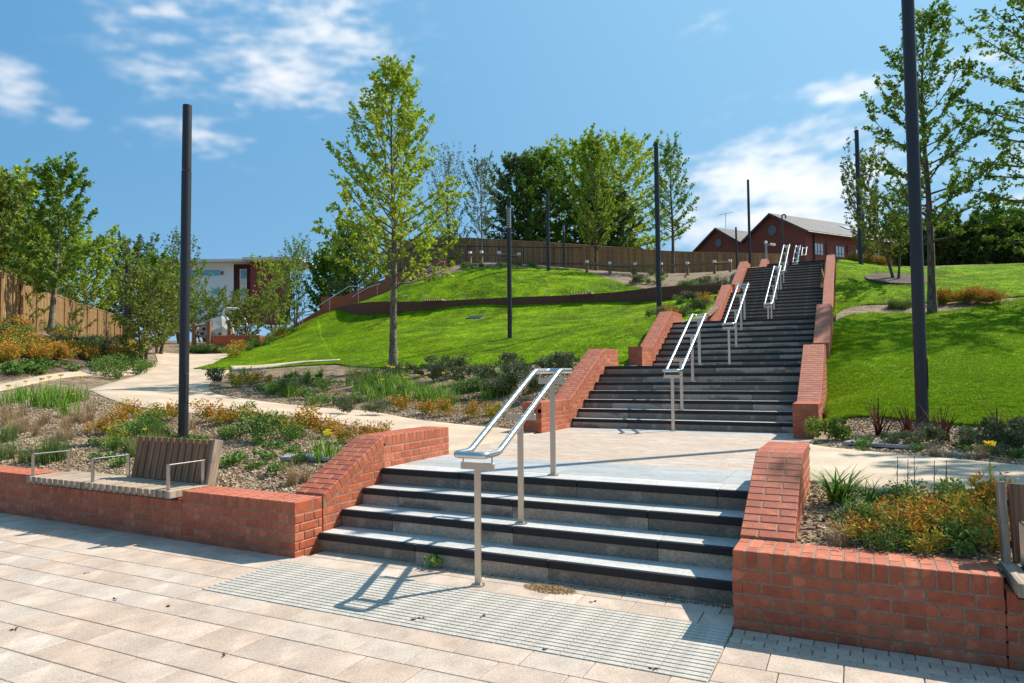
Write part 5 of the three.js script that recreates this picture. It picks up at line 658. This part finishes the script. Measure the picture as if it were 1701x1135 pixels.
  part(t, 'gutter', bar(W(-0.5, yE - 0.3, -0.3).toArray(), W(-0.5, yE - 0.3, Ls).toArray(), 0.14, 0.14), mBlack); const dp = W(-0.1, 0, 0.9); part(t, 'downpipe', rod([dp.x, yG, dp.z], [dp.x, yE - 0.2, dp.z], 0.06), mBlack);
  for (const l of [21, 23]) { const q = W(s1 * 0.9, yA - 0.3, l); part(t, 'flue', rod([q.x, q.y, q.z], [q.x, q.y + 0.9, q.z], 0.14), mBlack); }
  const ae = W(s3, yA2, 1); part(t, 'aerial', merge([rod([ae.x, ae.y, ae.z], [ae.x, ae.y + 1.5, ae.z], 0.02), rod([ae.x - 0.6, ae.y + 1.4, ae.z], [ae.x + 0.7, ae.y + 1.55, ae.z], 0.015)]), mFrame);
}
{ // small gabled house behind the trees
  const t = thing('gabled_house', 'dark roofed house gable just above the fence', 'building'); const a = at(1040, 398, 62), b = at(1076, 417, 62), back = new THREE.Vector3(-1, 0, -6); const top = a.clone(), e1 = b.clone(), e0 = a.clone().add(new THREE.Vector3(-(b.x - a.x), b.y - a.y, -(b.z - a.z))); part(t, 'wall', poly3([e0, top, e1, e1.clone().setY(7), e0.clone().setY(7)]), mHall); part(t, 'roof', merge([quadGeo([top, e1, e1.clone().add(back), top.clone().add(back)]), quadGeo([top, e0, e0.clone().add(back), top.clone().add(back)])]), mSlate); }
{ // white and red block far left
  const t = thing('apartment_block', 'white and dark red flat roofed block behind the left trees', 'building'); const D = 88; const P = (u, v, d = 0) => at(u, v, D + d); const mW = M(0.72, 0.74, 0.74, 0.8), mR = M(0.23, 0.05, 0.045, 0.85), mRd = M(0.10, 0.03, 0.03, 0.85), mB = M(0.10, 0.42, 0.62, 0.4), mRoof = M(0.62, 0.63, 0.63, 0.7); for (const m of [mW, mR, mRd, mRoof]) m.side = THREE.DoubleSide;
  part(t, 'white_wall', quadGeo([P(270, 540), P(270, 436), P(388, 436), P(388, 540)]), mW); part(t, 'recessed_wall', quadGeo([P(388, 540, 1), P(388, 434, 1), P(418, 434, 1), P(418, 540, 1)]), mRd); part(t, 'red_wall', quadGeo([P(416, 540, -0.5), P(416, 431, -0.5), P(482, 431, -0.5), P(482, 540, -0.5)]), mR); part(t, 'red_return', quadGeo([P(416, 540, 1), P(416, 431, 1), P(416, 431, -0.5), P(416, 540, -0.5)]), mRd); part(t, 'red_return', quadGeo([P(482, 540, 8), P(482, 431, 8), P(482, 431, -0.5), P(482, 540, -0.5)]), mRd);
  const slabR = (u0, u1, v, dd) => { const a = P(u0, v, dd), b = P(u1, v, dd); const g = cbox(a.distanceTo(b), 0.35, 9, 0.02); const m = part(t, 'roof_slab', g, mRoof); m.position.set((a.x + b.x) / 2, a.y, (a.z + b.z) / 2); m.position.addScaledVector(ray(PCX, PCY).setY(0).normalize(), 4); m.rotation.y = YAW; }; slabR(262, 405, 434, -1); slabR(405, 499, 430, -1.4);
  for (const [u0, u1, v0, v1] of [[340, 364, 449, 457.5], [353, 364, 480, 489], [300, 332, 449, 457.5]]) { const w = part(t, 'window', quadGeo([P(u0, v1, -0.1), P(u0, v0, -0.1), P(u1, v0, -0.1), P(u1, v1, -0.1)]), mB); } for (const [u0, u1, v0, v1] of [[366, 371, 450.5, 456.5], [366, 370, 481, 488], [336, 339, 450, 457]]) part(t, 'window', quadGeo([P(u0, v1, -0.12), P(u0, v0, -0.12), P(u1, v0, -0.12), P(u1, v1, -0.12)]), mFrame);
  const ws = part(t, 'stair_window', quadGeo([P(398, 506, 0.8), P(398, 447, 0.8), P(410, 447, 0.8), P(410, 506, 0.8)]), mWhite); part(ws, 'pane', quadGeo([P(400, 462, 0.6), P(400, 449, 0.6), P(408, 449, 0.6), P(408, 462, 0.6)]), mB); part(ws, 'pane', quadGeo([P(400, 492, 0.6), P(400, 481, 0.6), P(408, 481, 0.6), P(408, 492, 0.6)]), mB); }
// ------------------------------------------------------------------ play structure, timber rails, camera mast
{
  const t = thing('play_climber', 'pale faceted climbing boulder under a white tube arch', 'play structure'); const p = onH(362, 582, 44); const g = new THREE.IcosahedronGeometry(1.25, 1); const q = g.attributes.position, r = rng(4); const seen = {}; for (let i = 0; i < q.count; i++) { const k = [q.getX(i), q.getY(i), q.getZ(i)].map((v) => v.toFixed(2)).join(); seen[k] ??= 0.82 + 0.3 * r(); q.setXYZ(i, q.getX(i) * seen[k], q.getY(i) * seen[k] * 0.95, q.getZ(i) * seen[k] * 0.8); } const mRock = M(0.62, 0.6, 0.56, 0.9, { map: texGranite, flatShading: true }); const b = part(t, 'boulder', setUV(g), mRock); b.position.set(0, 1.0, 0); for (let i = 0; i < 9; i++) { const h = part(b, 'hold', setUV(new THREE.SphereGeometry(0.11, 8, 6)), mBlack); const a = 0.3 + i * 0.55; h.position.set(Math.cos(a) * 0.75, -0.5 + (i % 4) * 0.35, 0.75 + 0.1 * (i % 2)); }
  part(t, 'tube_arch', pipe(roundPath([[0.35, 1.7, 0.2], [0.4, 2.65, 0], [1.5, 2.6, 0], [2.0, 1.5, 0.1], [2.05, 0, 0.1]], 0.3, 4), 0.09, 8), mWhite); t.position.copy(p); t.rotation.y = 0.45; t.scale.setScalar(0.92);
  const tr = thing('timber_play_rail', 'chunky timber posts and rails beside the climbing boulder', 'play structure'); const P0 = onH(322, 580, 43), P1 = onH(347, 582, 43), P2 = onH(381, 582, 42); for (const [P, h] of [[P0, 1.5], [P1, 1.7], [P2, 1.9]]) part(tr, 'post', rod([P.x, P.y, P.z], [P.x, P.y + h, P.z], 0.14, 0.13, 10), mWood[2]); part(tr, 'rail', rod([P0.x, P0.y + 1.35, P0.z], [P1.x, P1.y + 1.5, P1.z], 0.09, 0.09, 8), mWoodPale[0]); part(tr, 'rail', rod([P0.x, P0.y + 0.9, P0.z], [P1.x, P1.y + 0.6, P1.z], 0.07, 0.07, 8), mWoodPale[1]); part(tr, 'rail', rod([P1.x, P1.y + 0.15, P1.z], [P2.x, P2.y + 0.15, P2.z], 0.16, 0.16, 8), mWoodPale[2]);
  const c = thing('camera_mast', 'pale mast with a security camera at the stair head', 'camera'); const m = at(1273, 440, 41.5); m.y = 7.6; const hM = at(1273, 404, 41.5).y - 7.6; part(c, 'mast', rod([0, 0, 0], [0, hM, 0], 0.07, 0.06, 12), mPoleLight); part(c, 'camera_arm', rod([0, hM - 0.15, 0], [0.3, hM - 0.1, 0.1], 0.03), mPoleLight); part(c, 'camera_head', place(cbox(0.32, 0.12, 0.14, 0.02), 0.4, hM - 0.12, 0.1, 0.2, 0, -0.2), mWhite); part(c, 'dome', setUV(new THREE.SphereGeometry(0.1, 10, 8).translate(0, hM + 0.05, 0)), mWhite); c.position.copy(m);
  const lp = thing('tall_mast', 'thin crook topped mast in front of the hall gable', 'mast'); const k = at(1301, 436, 50); k.y = 7.6; const hL = at(1301, 356, 50).y - 7.6; part(lp, 'mast', pipe(roundPath([[0, 0, 0], [0, hL, 0], [0.25, hL, 0], [0.25, hL - 0.3, 0]], 0.2, 4), 0.05, 8), mPole); lp.position.copy(k);
}
// ------------------------------------------------------------------ small ground things
function grate(u, v, w, d, ry, label) { const p = ground(u, v); const t = thing('drain_grate', label, 'drain', 'drain grates'); const gs = []; for (let i = 0; i < 14; i++) gs.push(place(cbox(0.02, 0.03, d, 0.002), -w / 2 + (i + 0.5) * w / 14, 0, 0)); part(t, 'bars', merge(gs), mPoleLight); part(t, 'frame', merge([place(cbox(w, 0.04, 0.03), 0, 0, d / 2), place(cbox(w, 0.04, 0.03), 0, 0, -d / 2), place(cbox(0.03, 0.04, d), w / 2, 0, 0), place(cbox(0.03, 0.04, d), -w / 2, 0, 0)]), mPoleLight); part(t, 'pit', setUV(new THREE.PlaneGeometry(w, d).rotateX(-Math.PI / 2).translate(0, -0.012, 0)), mBlack); t.position.set(p.x, p.y + 0.035, p.z); t.rotation.y = ry; }
grate(517, 764, 0.55, 0.4, 0.3, 'grey drain grate in the bark beside the left cheek wall'); grate(1465, 743, 0.75, 0.3, -0.35, 'bluish drain grate in the right bark bed');
{ const p = ground(790, 529); const t = thing('manhole_cover', 'small dark cover set in the left lawn', 'cover'); part(t, 'lid', cbox(0.8, 0.03, 0.55, 0.005), mPole); t.position.set(p.x, p.y + 0.05, p.z); t.quaternion.setFromUnitVectors(new THREE.Vector3(0, 1, 0), new THREE.Vector3(H(p.x - 0.5, p.z) - H(p.x + 0.5, p.z), 1, H(p.x, p.z - 0.5) - H(p.x, p.z + 0.5)).normalize()); 
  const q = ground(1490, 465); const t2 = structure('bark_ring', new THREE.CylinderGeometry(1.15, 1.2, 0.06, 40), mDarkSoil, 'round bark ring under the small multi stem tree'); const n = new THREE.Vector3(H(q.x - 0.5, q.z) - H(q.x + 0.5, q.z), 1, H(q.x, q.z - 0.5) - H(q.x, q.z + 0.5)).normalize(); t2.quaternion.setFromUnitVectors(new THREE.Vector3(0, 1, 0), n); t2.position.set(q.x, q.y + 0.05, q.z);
  plant('lowgreen', 'weed', 'plant', 0, 0, 0.5, 'green weed at the foot of the bottom step', null, { pos: new THREE.Vector3(1.23, 0, 0.06) }).position.y = 0.002;
  const F = new Foliage(), r = rng(31); for (let i = 0; i < 900; i++) { const a = r() * 6.28, k = Math.sqrt(r()); F.leaf(Math.cos(a) * 0.2 * k, 0.004 + 0.018 * r() * (1 - k), Math.sin(a) * 0.08 * k, r() - 0.5, 0.1 * (r() - 0.3), r() - 0.5, 0.02, 0.004, r, mix(r, [[0.4, 0.26, 0.12], [0.5, 0.34, 0.17]], 0.4)); } const lt = part(thing('leaf_litter', 'small heap of dry brown litter against the bottom step', 'litter'), 'litter', F.geo(), mBlade); const lq = onY(913, 980, 0); lt.parent.position.set(lq.x, 0.003, lq.z);
  const F2 = new Foliage(); for (let i = 0; i < 900; i++) { const x = 0.9 + 2.6 * r() ** 0.8; F2.leaf(x, 0.006 * r(), 0.03 + 0.05 * r() * r(), r() - 0.5, 0.1 * r(), r() - 0.5, 0.016, 0.003, r, mix(r, [[0.2, 0.13, 0.06], [0.4, 0.28, 0.14], [0.12, 0.09, 0.05]], 0.4)); } part(thing('leaf_litter', 'thin line of dark litter along the bottom riser', 'litter'), 'litter', F2.geo(), mBlade);
  for (const [u, v] of [[143, 953], [192, 996], [372, 1089], [24, 1047], [283, 1008], [690, 1031], [700, 1028], [800, 1025], [985, 1001], [905, 1082], [1085, 1113]]) { const p = onY(u, v, 0); const G3 = new Foliage(); for (let i = 0; i < 3; i++) G3.leaf(0, 0.004, 0, r() - 0.5, 0.04, r() - 0.5, 0.034, 0.007, r, [0.07, 0.045, 0.035]); part(thing('fallen_leaf', 'dark withered leaf lying on the plaza paving', 'leaf', 'fallen leaves'), 'blade', G3.geo(), mBlade).parent.position.copy(p); } }
// bark chips, grass blades: uncountable
{ const r = rng(8080); const chip = new THREE.BoxGeometry(1, 0.35, 0.45); const mChip = new THREE.MeshStandardMaterial({ roughness: 0.95 }); const spots = []; let tries = 0;
  const offPath = (x, z) => !inLoft(x, z); const polys = [[pNear, pFar], [rpNear, rpFar], [lawnLow, terr], [rLow, rMid]].map(([a, b]) => [...a, ...b.slice().reverse()]); function inLoft(x, z) { for (const pl of polys) { let c = false; for (let i = 0, j = pl.length - 1; i < pl.length; j = i++) { if ((pl[i].z > z) !== (pl[j].z > z) && x < (pl[j].x - pl[i].x) * (z - pl[i].z) / (pl[j].z - pl[i].z) + pl[i].x) c = !c; } if (c) return true; } return false; }
  while (spots.length < 42000 && tries++ < 400000) { const left = r() < 0.72; let x, z; if (left) { x = -0.35 - 10.5 * r(); z = -0.05 - 11 * r() * r() ** 0.3; } else { x = 3.9 + 5 * r(); z = 0.0 - 7.2 * r(); } const p = proj(new THREE.Vector3(x, 0.7, z)); if (p[2] < 1 || p[0] < -40 || p[0] > 1760 || p[1] > 1150) continue; if (inLoft(x, z)) continue; spots.push([x, z]); }
  const im = new THREE.InstancedMesh(chip, mChip, spots.length), m4 = new THREE.Matrix4(), e = new THREE.Euler(), qq = new THREE.Quaternion(), col = new THREE.Color(); const tones = [[0.46, 0.34, 0.21], [0.34, 0.235, 0.14], [0.54, 0.42, 0.28], [0.22, 0.145, 0.09], [0.42, 0.29, 0.17]]; spots.forEach(([x, z], i) => { e.set((r() - 0.5) * 1.2, r() * 6.28, (r() - 0.5) * 1.2); const s = 0.02 + 0.03 * r() * r(); m4.compose(new THREE.Vector3(x, H(x, z) + bump(x, z) + 0.004 + 0.006 * r(), z), qq.setFromEuler(e), new THREE.Vector3(s, s, s)); im.setMatrixAt(i, m4); const c = tones[Math.floor(r() * 5)]; col.setRGB(c[0], c[1], c[2]); im.setColorAt(i, col); }); im.name = 'bark_chips'; im.userData = { kind: 'stuff', label: 'loose tan bark chips covering the planting beds', category: 'bark' }; shade(im); scene.add(im);
  // grass
  const F = new Foliage(); for (let i = 0; i < 9; i++) F.blade((r() - 0.5) * 0.09, 0, (r() - 0.5) * 0.09, r() * 6.28, r() * 0.5, 0.05 + 0.03 * r(), 0.009, 0.4, [1, 1, 1], 2); const tg = F.geo(); tg.deleteAttribute('color'); const gm = new THREE.MeshPhysicalMaterial({ roughness: 0.8, side: THREE.DoubleSide, transmission: 0.25, thickness: 0, specularIntensity: 0.15 }); 
  const lawnsAB = [[lawnLow, terr, 30000], [rLow, rMid, 42000], [terrUp, lawnTopA, 9000], [lawnTongueB, lawnTongueA, 6000], [rMid2, rTop, 8000]]; const list = []; for (const [A, B, n] of lawnsAB) for (let i = 0; i < n; i++) { const f = r() * (A.length - 1), k = Math.min(A.length - 2, Math.floor(f)), w = Math.pow(r(), 1.35); const a = A[k].clone().lerp(A[k + 1], f - k), b = B[k].clone().lerp(B[k + 1], f - k), p = a.lerp(b, w); list.push([p.x, p.z]); }
  const ig = new THREE.InstancedMesh(tg, gm, list.length); list.forEach(([x, z], i) => { e.set(0, r() * 6.28, 0); const s = 0.7 + 0.6 * r(); m4.compose(new THREE.Vector3(x, H(x, z) + bump(x, z) * 0.25 + 0.03, z), qq.setFromEuler(e), new THREE.Vector3(s, s * 0.5, s)); ig.setMatrixAt(i, m4); const k = 0.75 + 0.5 * r(); col.setRGB(0.27 * k, 0.405 * k, 0.012); ig.setColorAt(i, col); }); ig.name = 'lawn_grass'; ig.userData = { kind: 'stuff', label: 'short green grass blades of the lawns', category: 'grass' }; shade(ig); scene.add(ig); }
renderer.render(scene, camera);
